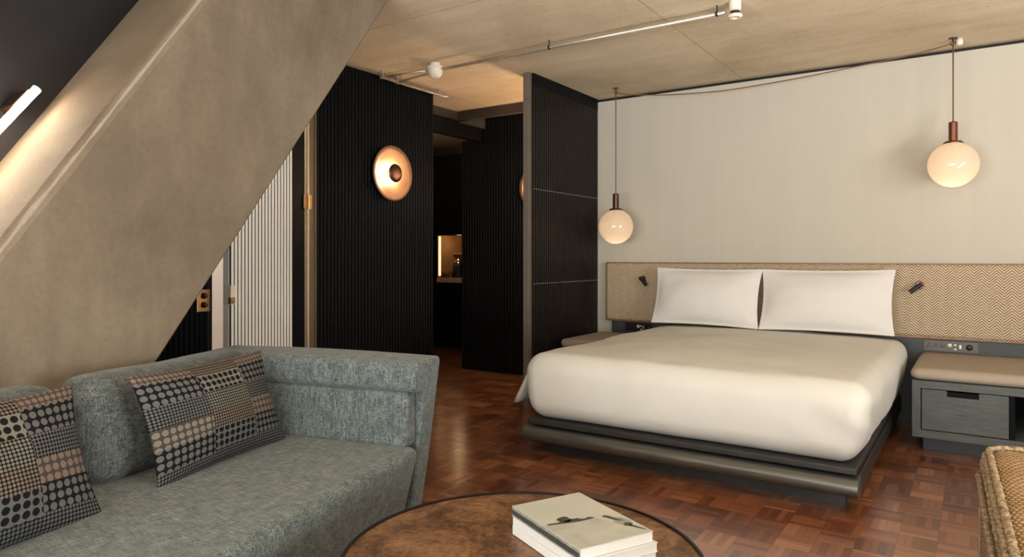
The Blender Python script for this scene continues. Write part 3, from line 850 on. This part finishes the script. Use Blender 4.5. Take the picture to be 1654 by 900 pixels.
def socket_strip(label, x0, x1, mat):
    y = 5.768; z0, z1 = 0.527, 0.604
    t = thing('socket_strip', label, 'socket strip', ((x0 + x1) / 2, y, (z0 + z1) / 2))
    obj('plate', MB().box(x0, x1, y - 0.006, y, z0, z1), mat, t, bevel=0.002)
    u = (x1 - x0) / 7.2; yy = y - 0.0075; zc = (z0 + z1) / 2
    for k in (0, 1):
        cx = x0 + u * (0.75 + 0.9 * k)
        mb = MB().box(cx - 0.013, cx - 0.006, yy, y - 0.004, zc - 0.012, zc + 0.000).box(cx + 0.006, cx + 0.013, yy, y - 0.004, zc - 0.012, zc + 0.000).box(cx - 0.004, cx + 0.004, yy, y - 0.004, zc + 0.004, zc + 0.016)
        obj('power_socket', mb, M['black'], t)
    cx = x0 + u * 2.6
    obj('usb_port', MB().box(cx - 0.012, cx + 0.012, yy, y - 0.004, zc - 0.008, zc - 0.002).box(cx - 0.012, cx - 0.008, yy, y - 0.004, zc - 0.008, zc + 0.010).box(cx + 0.008, cx + 0.012, yy, y - 0.004, zc - 0.008, zc + 0.010), M['black'], t)
    rot = axes((0, 0, 0), (1, 0, 0), (0, 0, 1), (0, -1, 0))
    obj('button', MB().lathe([(0.014, 0), (0.013, 0.006), (0, 0.007)], 16, Matrix.Translation((x0 + u * 3.5, y - 0.006, zc + 0.008)) @ rot), M['cream_plastic'], t, smooth=True)
    for dz in (-0.018, 0.012):
        obj('pin_port', MB().box(x0 + u * 4.25 - 0.006, x0 + u * 4.25 + 0.006, yy, y - 0.004, zc + dz - 0.006, zc + dz + 0.006), M['cream_plastic'], t)
    obj('toggle', MB().box(x0 + u * 4.9 - 0.006, x0 + u * 4.9 + 0.006, yy - 0.004, y - 0.004, zc - 0.012, zc + 0.014), M['steel'], t)
    obj('dimmer_knob', MB().lathe([(0.020, 0), (0.020, 0.010), (0.014, 0.014), (0, 0.014)], 22, Matrix.Translation((x0 + u * 6.1, y - 0.006, zc)) @ rot), M['black'], t, smooth=True)
socket_strip('bronze socket strip above the right bedside bench', -0.325, 0.0, M['socket_plate'])
socket_strip('dark socket strip under the left end of the headboard', -2.66, -2.40, M['black'])
def reading_lamp(label, x, z, aim):
    y = 5.722
    t = thing('reading_lamp', label, 'reading lamp', (x, y, z), 'reading lamps on the headboard')
    rot = Matrix.Translation((x, y, z)) @ axes((0, 0, 0), (1, 0, 0), (0, 0, 1), (0, -1, 0))
    obj('rose', MB().lathe([(0, 0), (0.030, 0), (0.030, 0.007), (0.024, 0.010), (0, 0.010)], 26, rot), M['bronze_red'], t, smooth=False)
    obj('arm', MB().tube([(x, y - 0.008, z), (x, y - 0.045, z)], 0.008, 10), M['bronze'], t, smooth=True)
    a = Vector(aim).normalized(); c = Vector((x, y - 0.055, z))
    prof = [(c - a * 0.018), (c + a * 0.078)]
    sh = obj('spot_head', MB().tube(prof, 0.0165, 16), M['black'], t, smooth=False)
    obj('lens', MB().tube([c + a * 0.0782, c + a * 0.080], 0.013, 14), M['bronze_red'], sh)
reading_lamp('black swivel reading lamp on the headboard left of the pillows', -2.465, 1.003, (0.68, -0.25, -0.62))
reading_lamp('black swivel reading lamp on the headboard right of the pillows', -0.345, 0.996, (-0.72, -0.25, -0.60))

# ---------------------------------------------------------------- bed
bd = thing('platform_bed', 'low dark platform bed with a rolled metal foot rail', 'bed', (-1.38, 4.6, 0))
BX0, BX1 = -2.30, -0.455
obj('plinth', MB().box(BX0 + 0.06, BX1 - 0.075, 3.64, 5.70, 0, 0.085), M['bed_dark'], bd)
obj('platform', MB().box(BX0 + 0.005, BX1 - 0.005, 3.60, 5.72, 0.085, 0.172), M['bed_dark'], bd, bevel=0.004)
obj('mattress_board', MB().box(BX0 + 0.012, BX1 - 0.012, 3.54, 5.72, 0.180, 0.212), M['bed_dark'], bd, bevel=0.006)
obj('spacer', MB().box(BX0 + 0.05, BX1 - 0.05, 3.62, 5.70, 0.170, 0.182), M['black'], bd)
prof = []
for k in range(13):
    a = PI / 2 + PI * k / 12
    prof.append((3.535 + 0.048 * math.cos(a), 0.125 + 0.043 * math.sin(a)))
prof += [(3.60, 0.082), (3.60, 0.168)]
T = axes((BX0, 0, 0), (0, 1, 0), (0, 0, 1), (1, 0, 0))
obj('foot_rail', MB().prism(prof, 0, BX1 - BX0, T), M['nose'], bd, bevel=0.002)

# duvet
DX0, DX1, DY0, DY1, DZ0, DZ1 = -2.335, -0.400, 3.530, 5.70, 0.213, 0.600
cx, cy, cz = (DX0 + DX1) / 2, (DY0 + DY1) / 2, (DZ0 + DZ1) / 2
hw, hl, hh = (DX1 - DX0) / 2, (DY1 - DY0) / 2, (DZ1 - DZ0) / 2
def ddef(P):
    x, y, z = P
    u, v, s = x / hw, y / hl, z / hh
    # crown
    k = max(0, s)
    z += k * (0.035 * (1 - u * u) * (1 - max(0, -v) ** 3) + 0.012 * noise.noise(Vector((x * 2.2, y * 2.0, 1.0))))
    # sides swell at the middle and tuck in at the bottom
    t = (s + 1) / 2
    inn = 0.075 * (1 - t) ** 1.6
    x -= math.copysign(1, x) * abs(u) ** 3 * inn * (0.9 if x > 0 else 0.7)
    if v < 0: y += abs(v) ** 6 * (0.022 * (1 - t) ** 1.4 - 0.014 * math.sin(PI * t) + 0.03 * t ** 3)
    if s < 0 and abs(u) > 0.9: pass
    # folds
    f = noise.noise(Vector((x * 1.7, y * 1.7, z * 1.2 + 9)))
    g = noise.noise(Vector((x * 6 + y * 3, y * 5, z * 2.0)))
    amp = 0.012 * f + 0.006 * g
    side = abs(u) ** 6
    x += math.copysign(1, x) * side * (amp * 1.3 + 0.010 * noise.noise(Vector((3, y * 4.5, z * 2))))
    y -= (abs(v) ** 6) * (amp if v < 0 else 0)
    z += (1 - side) * k * amp
    # diagonal drag folds at the right foot corner
    cr = max(0, u - 0.55) / 0.45 * max(0, -v - 0.5) / 0.5
    y -= cr * 0.009 * math.sin((u * 14 + s * 5)) * (1 - abs(s))
    x += cr * 0.008 * math.sin((v * 18 + s * 6)) * (1 - abs(s))
    return (x + cx, y + cy, max(0.2135, z + cz))
mb = MB().rbox((2 * hw, 2 * hl, 2 * hh), (0.105, 0.105, 0.105), 48, 8, ddef)
# loose corner hanging off the left side
V = []; F = []
na, nb = 14, 10
for k in (0, 1):
    for i in range(na + 1):
        for j in range(nb + 1):
            a = i / na; b = j / nb
            yy = 3.66 + 1.25 * a + 0.05 * b * (1 - a)
            xx = -2.318 - 0.185 * b * (1 - 0.55 * a) - 0.012 * math.sin(a * 14) * b
            zz = 0.560 - (0.305 - 0.02 * a) * b + 0.02 * (1 - b) * min(1, a * 4)
            V.append((xx + 0.028 * k, yy, zz))
N = (na + 1) * (nb + 1)
for i in range(na):
    for j in range(nb):
        q = [i * (nb + 1) + j, (i + 1) * (nb + 1) + j, (i + 1) * (nb + 1) + j + 1, i * (nb + 1) + j + 1]
        F.append(q); F.append([x + N for x in reversed(q)])
for i in range(na):
    for j in (0, nb):
        a, b = i * (nb + 1) + j, (i + 1) * (nb + 1) + j
        F.append([a, a + N, b + N, b] if j == 0 else [b, b + N, a + N, a])
for j in range(nb):
    for i in (0, na):
        a, b = i * (nb + 1) + j, i * (nb + 1) + j + 1
        F.append([b, b + N, a + N, a] if i == 0 else [a, a + N, b + N, b])
mb.add(V, F)
dv = obj('duvet', mb, M['linen'], None, smooth=True)
tag(dv, 'thick white duvet covering the platform bed', 'duvet')

def bed_pillow(label, x, w, h, lean, yb, zb, rot=0.0):
    up = Vector((0, math.sin(lean), math.cos(lean))); X = Vector((1, 0, 0)); nrm = X.cross(up)
    X2 = X * math.cos(rot) + up * math.sin(rot); up2 = up * math.cos(rot) - X * math.sin(rot)
    c = Vector((x, yb, zb)) + up * h / 2
    p = obj('pillow', MB().pillow(w, h, 0.19, 34, 0.05, 0.022, axes(c, X2, up2, nrm)), M['pillow'], None, smooth=True, sub=1)
    tag(p, label, 'pillow', 'white pillows against the headboard')
bed_pillow('white pillow against the left half of the headboard', -1.845, 0.885, 0.485, 0.27, 5.46, 0.641, -0.008)
bed_pillow('white pillow against the headboard nearer the bedside bench', -0.945, 0.93, 0.485, 0.27, 5.46, 0.641, 0.006)

# ---------------------------------------------------------------- bedside bench on the right
bb = thing('bedside_bench', 'grey oak bedside bench with drawer, open shelf and beige seat pad', 'bench', (0.8, 5.3, 0))
QX0, QX1, QY0, QY1 = -0.335, 1.9, 4.86, 5.765
obj('plinth', MB().box(QX0 + 0.05, QX1 - 0.05, QY0 + 0.14, QY1, 0, 0.102), M['panel_grey'], bb)
ft = 0.045
# mitred front frame
def mitre(x0, x1, z0, z1):
    mb = MB()
    mb.add([(x0, QY0, z0), (x1, QY0, z0), (x1 - ft, QY0, z0 + ft), (x0 + ft, QY0, z0 + ft), (x0, QY1, z0), (x1, QY1, z0), (x1 - ft, QY1, z0 + ft), (x0 + ft, QY1, z0 + ft)], [(0, 1, 2, 3), (4, 7, 6, 5), (0, 4, 5, 1), (3, 2, 6, 7), (0, 3, 7, 4), (1, 5, 6, 2)])
    mb.add([(x0, QY0, z1), (x1, QY0, z1), (x1 - ft, QY0, z1 - ft), (x0 + ft, QY0, z1 - ft), (x0, QY1, z1), (x1, QY1, z1), (x1 - ft, QY1, z1 - ft), (x0 + ft, QY1, z1 - ft)], [(3, 2, 1, 0), (5, 6, 7, 4), (1, 5, 4, 0), (7, 6, 2, 3), (4, 7, 3, 0), (2, 6, 5, 1)])
    up = MB(); up2 = MB()
    up.add([(x0, QY0, z0), (x0 + ft, QY0, z0 + ft), (x0 + ft, QY0, z1 - ft), (x0, QY0, z1), (x0, QY1, z0), (x0 + ft, QY1, z0 + ft), (x0 + ft, QY1, z1 - ft), (x0, QY1, z1)], [(0, 1, 2, 3), (4, 7, 6, 5), (1, 5, 6, 2), (0, 3, 7, 4), (0, 4, 5, 1), (3, 2, 6, 7)])
    up2.add([(x1, QY0, z0), (x1 - ft, QY0, z0 + ft), (x1 - ft, QY0, z1 - ft), (x1, QY0, z1), (x1, QY1, z0), (x1 - ft, QY1, z0 + ft), (x1 - ft, QY1, z1 - ft), (x1, QY1, z1)], [(3, 2, 1, 0), (5, 6, 7, 4), (2, 6, 5, 1), (4, 7, 3, 0), (1, 5, 4, 0), (7, 6, 2, 3)])
    return mb, up, up2
a, b, b2 = mitre(QX0, QX1, 0.102, 0.447)
obj('frame_rails', a, M['ash'], bb)
obj('frame_end', b, M['ash_v'], bb)
obj('frame_end', b2, M['ash_v'], bb)
obj('back_panel', MB().box(QX0 + ft, QX1 - ft, QY1 - 0.02, QY1 - 0.002, 0.147, 0.402), M['black_wood'], bb)
obj('divider', MB().box(0.150, 0.175, QY0 + 0.012, QY1 - 0.02, 0.147, 0.402), M['black_wood'], bb)
dz0, dz1, dx0, dx1 = 0.152, 0.396, QX0 + ft + 0.006, 0.146
drw = obj('drawer', MB().box(dx0, -0.155, QY0 + 0.008, QY0 + 0.03, dz0, dz1).box(0.005, dx1, QY0 + 0.008, QY0 + 0.03, dz0, dz1).box(-0.155, 0.005, QY0 + 0.008, QY0 + 0.03, dz0, dz1 - 0.032).box(dx0 + 0.01, dx1 - 0.01, QY0 + 0.03, QY1 - 0.1, dz0, dz1 - 0.04), M['ash'], bb)
obj('pull_slot', MB().box(-0.155, 0.005, QY0 + 0.012, QY0 + 0.03, dz1 - 0.032, dz1 - 0.006).box(-0.155, 0.005, QY0 + 0.005, QY0 + 0.01, dz1 - 0.034, dz1 - 0.030), M['black_wood'], drw)
obj('seat_pad', MB().rbox((QX1 - QX0 + 0.02, QY1 - QY0 - 0.0, 0.074), (0.05, 0.05, 0.034), 10, 5, None, Matrix.Translation(((QX0 + QX1) / 2, (QY0 + QY1) / 2 - 0.002, 0.484))), M['seat_pad'], bb, smooth=True)
# left bedside table
lb = thing('bedside_table', 'small bedside table tucked between the bed and the slatted screen', 'bedside table', (-2.68, 5.4, 0))
obj('body', MB().box(-2.90, -2.47, 5.02, 5.76, 0.10, 0.44), M['ash'], lb, bevel=0.003)
obj('plinth', MB().box(-2.86, -2.51, 5.07, 5.74, 0, 0.10), M['black'], lb)
obj('drawer', MB().box(-2.86, -2.51, 5.012, 5.02, 0.15, 0.39), M['ash'], lb)
obj('seat_pad', MB().rbox((0.45, 0.75, 0.07), (0.03, 0.03, 0.03), 6, 4, None, Matrix.Translation((-2.685, 5.385, 0.475))), M['seat_pad'], lb, smooth=True)

# ---------------------------------------------------------------- sofa
CA, SA = math.cos(math.radians(15)), math.sin(math.radians(15))
def S(v, u, z): return (v * CA - u * SA, v * SA + u * CA, z)
ST = axes((0, 0, 0), (CA, SA, 0), (-SA, CA, 0), (0, 0, 1))   # local (v, u, z)
so = thing('sofa', 'blue-grey heathered linen sofa under the raking concrete column', 'sofa', S(-1.75, 1.4, 0))
# seat: sloped front
SZ = 0.44
def sdef(P):
    x, y, z = P
    k = (z + 0.2) / 0.4
    if x > 0: x -= (1 - k) * 0.10 * min(1, x / 0.3)
    z += 0.008 * math.cos(y * 1.1) * max(0, k)
    return (x, y, z)
obj('seat', MB().rbox((0.98, 2.50, 0.40), (0.045, 0.045, 0.045), 14, 5, sdef, ST @ Matrix.Translation((-1.735, 1.24, SZ - 0.20))), M['sofa'], so, smooth=True)
obj('plinth', MB().box(-2.15, -1.40, 0.05, 2.40, 0, 0.045, ST), M['black'], so)
obj('back_frame', MB().rbox((0.12, 2.42, 0.50), (0.03, 0.03, 0.03), 6, 4, None, ST @ Matrix.Translation((-2.27, 1.22, 0.29))), M['sofa_back'], so, smooth=True)
# arm at the far end, flaring slightly outwards to the top
def arm():
    prof = [(2.53, 0.04), (2.615, 0.04), (2.65, 0.40), (2.665, 0.76), (2.650, 0.782), (2.46, 0.775), (2.438, 0.755), (2.440, 0.675), (2.458, 0.658), (2.535, 0.650)]
    n = 12; V = []; F = []; m = len(prof)
    for k in range(n + 1):
        for u, z in prof:
            ve = -1.245 - 0.085 * (1 - z / 0.78)
            v = -2.32 + (ve + 2.32) * k / n
            V.append((v, u, z + 0.008 * math.sin(PI * k / n) * (1 if z > 0.7 else 0)))
    for k in range(n):
        for i in range(m):
            F.append((k * m + i, k * m + (i + 1) % m, (k + 1) * m + (i + 1) % m, (k + 1) * m + i))
    F.append(tuple(range(m))); F.append(tuple(range(n * m, n * m + m)))
    return MB().add(V, F, ST)
obj('arm', arm(), M['sofa'], so, bevel=0.018, seg=4)
obj('arm_bolster', MB().rbox((0.86, 0.085, 0.225), (0.02, 0.02, 0.02), 8, 4, None, ST @ Matrix.Translation((-1.725, 2.492, 0.545))), M['sofa'], so, smooth=True)
def back_cushion(u0, u1, seed):
    def bdef(P):
        x, y, z = P
        hu = (u1 - u0) / 2
        x += 0.03 * math.cos(PI * y / (2 * hu)) * math.cos(PI * z / 0.42) * (1 if x > 0 else 0.2)
        x -= 0.16 * z
        x += 0.006 * noise.noise(Vector((y * 4, z * 5, seed)))
        z += 0.012 * noise.noise(Vector((y * 3, x * 3, seed + 4)))
        return (x, y, z)
    return obj('back_cushion', MB().rbox((0.19, u1 - u0, 0.36), (0.075, 0.075, 0.075), 12, 6, bdef, ST @ Matrix.Translation((-2.115, (u0 + u1) / 2, SZ + 0.175))), M['sofa_back'], so, smooth=True)
back_cushion(1.665, 2.50, 1.0)
back_cushion(0.82, 1.615, 6.0)
# throw cushions
def throw_cushion(label, u, v, z, w, h, lean, twist, roll):
    X = Vector((0, 1, 0)); 
    Rm = Matrix.Rotation(twist, 4, 'Z')
    up = Vector((-math.sin(lean), 0, math.cos(lean)))
    nrm = X.cross(up)
    X2 = X * math.cos(roll) + up * math.sin(roll); up2 = up * math.cos(roll) - X * math.sin(roll)
    T = ST @ Matrix.Translation((v, u, z)) @ Rm @ axes((0, 0, 0), X2, up2, nrm)
    o = obj('throw_cushion', MB().pillow(w, h, 0.13, 28, 0.075, 0.0, T), M['dots'], None, smooth=True, sub=1)
    tag(o, label, 'cushion', 'dotted patchwork cushions on the sofa')
throw_cushion('dotted patchwork cushion leaning by the sofa arm', 2.06, -1.885, 0.625, 0.66, 0.385, 0.33, 0.0, 0.01)
throw_cushion('dotted patchwork cushion cut off at the left edge of the picture', 1.20, -1.865, 0.63, 0.66, 0.40, 0.33, 0.04, -0.02)

# ---------------------------------------------------------------- coffee table
TC = (-1.017, 1.548); TR = 0.485; TZ = 0.40
ct = thing('coffee_table', 'round coffee table with a mottled bronze top in front of the sofa', 'coffee table', (TC[0], TC[1], 0))
T = Matrix.Translation((TC[0], TC[1], 0))
obj('tabletop', MB().lathe([(0, TZ - 0.004), (TR - 0.008, TZ - 0.004), (TR - 0.008, TZ - 0.03), (0, TZ - 0.03)], 96, T), M['patina'], ct)
obj('rim', MB().lathe([(TR - 0.008, TZ - 0.035), (TR - 0.008, TZ + 0.002), (TR, TZ + 0.002), (TR, TZ - 0.035), (TR - 0.008, TZ - 0.035)], 96, T), M['table_dark'], ct)
obj('base', MB().lathe([(0, 0), (0.36, 0), (0.36, 0.02), (0.34, 0.03), (0.34, TZ - 0.03), (0, TZ - 0.03)], 64, T), M['table_dark'], ct)

# magazines: a stack of three
cb = Vector((math.cos(YAW), math.sin(YAW), 0)); fb = Vector((-math.sin(YAW), math.cos(YAW), 0))
def fromcam(a, b): return cb * a + fb * b
e1 = fromcam(0.172, -0.302).normalized(); e2 = Vector((-e1.y, e1.x, 0))     # e1 along the spine towards the viewer, e2 away from the spine
ctr = fromcam(0.186, 1.90)
def book(label, z0, t, L, Wd, dx, dy, rot, spine_mat, cover_mat):
    a = e1 * math.cos(rot) + e2 * math.sin(rot); b = -e1 * math.sin(rot) + e2 * math.cos(rot)
    c = ctr + a * dx + b * dy
    T = axes((c.x, c.y, z0), a, b, (0, 0, 1))
    k = thing('magazine', label, 'magazine', (c.x, c.y, z0), 'magazines stacked on the coffee table')
    obj('pages', MB().box(-L / 2 + 0.002, L / 2 - 0.002, -Wd / 2 + 0.003, Wd / 2 - 0.002, 0.0015, t - 0.0015, T), M['paper'], k)
    mb = MB().box(-L / 2, L / 2, -Wd / 2, Wd / 2, 0, 0.0015, T).box(-L / 2, L / 2, -Wd / 2, Wd / 2, t - 0.0015, t, T)
    obj('cover', mb, cover_mat, k)
    obj('spine', MB().box(-L / 2, L / 2, -Wd / 2, -Wd / 2 + 0.003, 0.0015, t - 0.0015, T), spine_mat, k)
    return k, T
book('white magazine at the bottom of the coffee table stack', 0.398, 0.026, 0.345, 0.24, 0.004, 0.004, 0.0, M['cover_white'], M['cover_white'])
book('white magazine in the middle of the coffee table stack', 0.4245, 0.024, 0.345, 0.24, 0.006, 0.005, 0.01, M['cover_white'], M['cover_white'])
k, T = book('magazine with a grey landscape cover on top of the stack', 0.449, 0.029, 0.342, 0.236, 0.0, 0.0, -0.01, M['cover_mid'], M['cover_sky'])
zt = 0.029
obj('spine_stripe', MB().box(-0.171, 0.171, -0.1186, -0.1178, 0.006, 0.020, T), M['cover_dark'], k)
pm = MB()
L, Wd = 0.342, 0.236
def flat(poly, z, mi):
    # poly in (p along e1, 0..1 ; q across from the spine, 0..1)
    pm.cur = mi
    n = len(poly)
    V = [(-L / 2 + p * L, -Wd / 2 + q * Wd, zt + z) for p, q in poly] + [(-L / 2 + p * L, -Wd / 2 + q * Wd, zt - 0.0004) for p, q in poly]
    F = [tuple(range(n)), tuple(reversed(range(n, 2 * n)))] + [(i, n + i, n + (i + 1) % n, (i + 1) % n) for i in range(n)]
    pm.add(V, F, T)
def blob(cp, cq, rp, rq, z, mi, seed, n=18):
    flat([(cp + rp * math.cos(2 * PI * k / n) * (1 + 0.9 * noise.noise(Vector((k * 0.9, seed, 0)))), cq + rq * math.sin(2 * PI * k / n) * (1 + 0.9 * noise.noise(Vector((k * 0.9, seed, 3))))) for k in range(n)], z, mi)
flat([(0.995, 0.005), (0.995, 0.995), (0.93, 0.995), (0.72, 0.80), (0.58, 0.66), (0.54, 0.50), (0.55, 0.32), (0.52, 0.15), (0.50, 0.005)], 0.0003, 0)
flat([(0.545, 0.66), (0.53, 0.50), (0.525, 0.36), (0.50, 0.18), (0.49, 0.06), (0.515, 0.06), (0.535, 0.20), (0.56, 0.36), (0.565, 0.50), (0.56, 0.66)], 0.0005, 1)
blob(0.475, 0.31, 0.055, 0.085, 0.0006, 1, 2.0)
blob(0.515, 0.40, 0.022, 0.09, 0.0006, 1, 8.0)
flat([(0.50, 0.27), (0.55, 0.29), (0.55, 0.33), (0.50, 0.33)], 0.0006, 1)
blob(0.535, 0.60, 0.014, 0.04, 0.0006, 1, 5.0)
flat([(0.55, 0.80), (0.58, 0.84), (0.66, 0.86), (0.72, 0.90), (0.70, 0.84), (0.64, 0.80), (0.60, 0.78), (0.57, 0.75)], 0.0006, 1)
flat([(0.62, 0.86), (0.66, 0.93), (0.76, 0.97), (0.80, 0.90), (0.78, 0.80), (0.70, 0.78)], 0.0005, 2)
blob(0.80, 0.88, 0.035, 0.055, 0.0006, 1, 17.0)
flat([(0.80, 0.90), (0.93, 0.965), (0.95, 0.955), (0.83, 0.86)], 0.0006, 1)
obj('cover_picture', pm, [M['cover_field'], M['cover_dark'], M['cover_mid']], k)

# ---------------------------------------------------------------- woven seat at the lower right
OR = Matrix.Translation((0.004, 2.70, 0)) @ Matrix.Rotation(math.radians(2.2), 4, 'Z') @ Matrix.Translation((0, -2.70, 0))
ot = thing('seagrass_ottoman', 'chunky woven seagrass ottoman in the lower right corner', 'ottoman', (0.5, 2.2, 0))
OX0, OX1, OY0, OY1, OZ = 0.0, 1.0, 1.35, 2.73, 0.60
obj('body', MB().rbox((OX1 - OX0, OY1 - OY0, 0.50), (0.06, 0.06, 0.06), 10, 5, None, OR @ Matrix.Translation(((OX0 + OX1) / 2, (OY0 + OY1) / 2, 0.25))), M['seagrass'], ot, smooth=True)
def ring(inset, z, r, wob):
    x0, x1, y0, y1, rc = OX0 + inset, OX1 - inset, OY0 + inset, OY1 - inset, 0.07
    pts = []
    def arc(cx_, cy_, a0):
        for k in range(7):
            a = a0 + PI / 2 * k / 6
            pts.append((cx_ + rc * math.cos(a), cy_ + rc * math.sin(a), z))
    def seg(p, q, n):
        for k in range(1, n): pts.append((p[0] + (q[0] - p[0]) * k / n, p[1] + (q[1] - p[1]) * k / n, z))
    arc(x1 - rc, y1 - rc, 0); seg((x1 - rc, y1), (x0 + rc, y1), 40)
    arc(x0 + rc, y1 - rc, PI / 2); seg((x0, y1 - rc), (x0, y0 + rc), 56)
    arc(x0 + rc, y0 + rc, PI); seg((x0 + rc, y0), (x1 - rc, y0), 40)
    arc(x1 - rc, y0 + rc, 3 * PI / 2); seg((x1, y0 + rc), (x1, y1 - rc), 56)
    out = [OR @ Vector(p) + wob * Vector((noise.noise(Vector((i * 0.9, z * 30, 0))), noise.noise(Vector((i * 0.9, z * 30, 7))), noise.noise(Vector((i * 0.9, 3, z * 30))))) for i, p in enumerate(pts)]
    rr = [r * (1 + 0.14 * math.sin(i * 2.4)) for i in range(len(out))]
    return MB().tube(out, rr, 10, True)
obj('top_mat', MB().rbox((OX1 - OX0 - 0.05, OY1 - OY0 - 0.05, 0.11), (0.05, 0.05, 0.03), 10, 5, lambda P: (P[0], P[1], P[2] + 0.006 * noise.noise(P * 9)), OR @ Matrix.Translation(((OX0 + OX1) / 2, (OY0 + OY1) / 2, 0.535))), M['seagrass'], ot, smooth=True)
obj('rim_cord', ring(0.022, 0.586, 0.0095, 0.0025), M['cordgrass'], ot, smooth=True)
obj('rim_cord', ring(0.012, 0.568, 0.0095, 0.0025), M['cordgrass'], ot, smooth=True)
obj('rim_cord', ring(0.006, 0.545, 0.008, 0.003), M['cordgrass'], ot, smooth=True)
obj('rim_cord', ring(-0.004, 0.500, 0.009, 0.004), M['cordgrass'], ot, smooth=True)
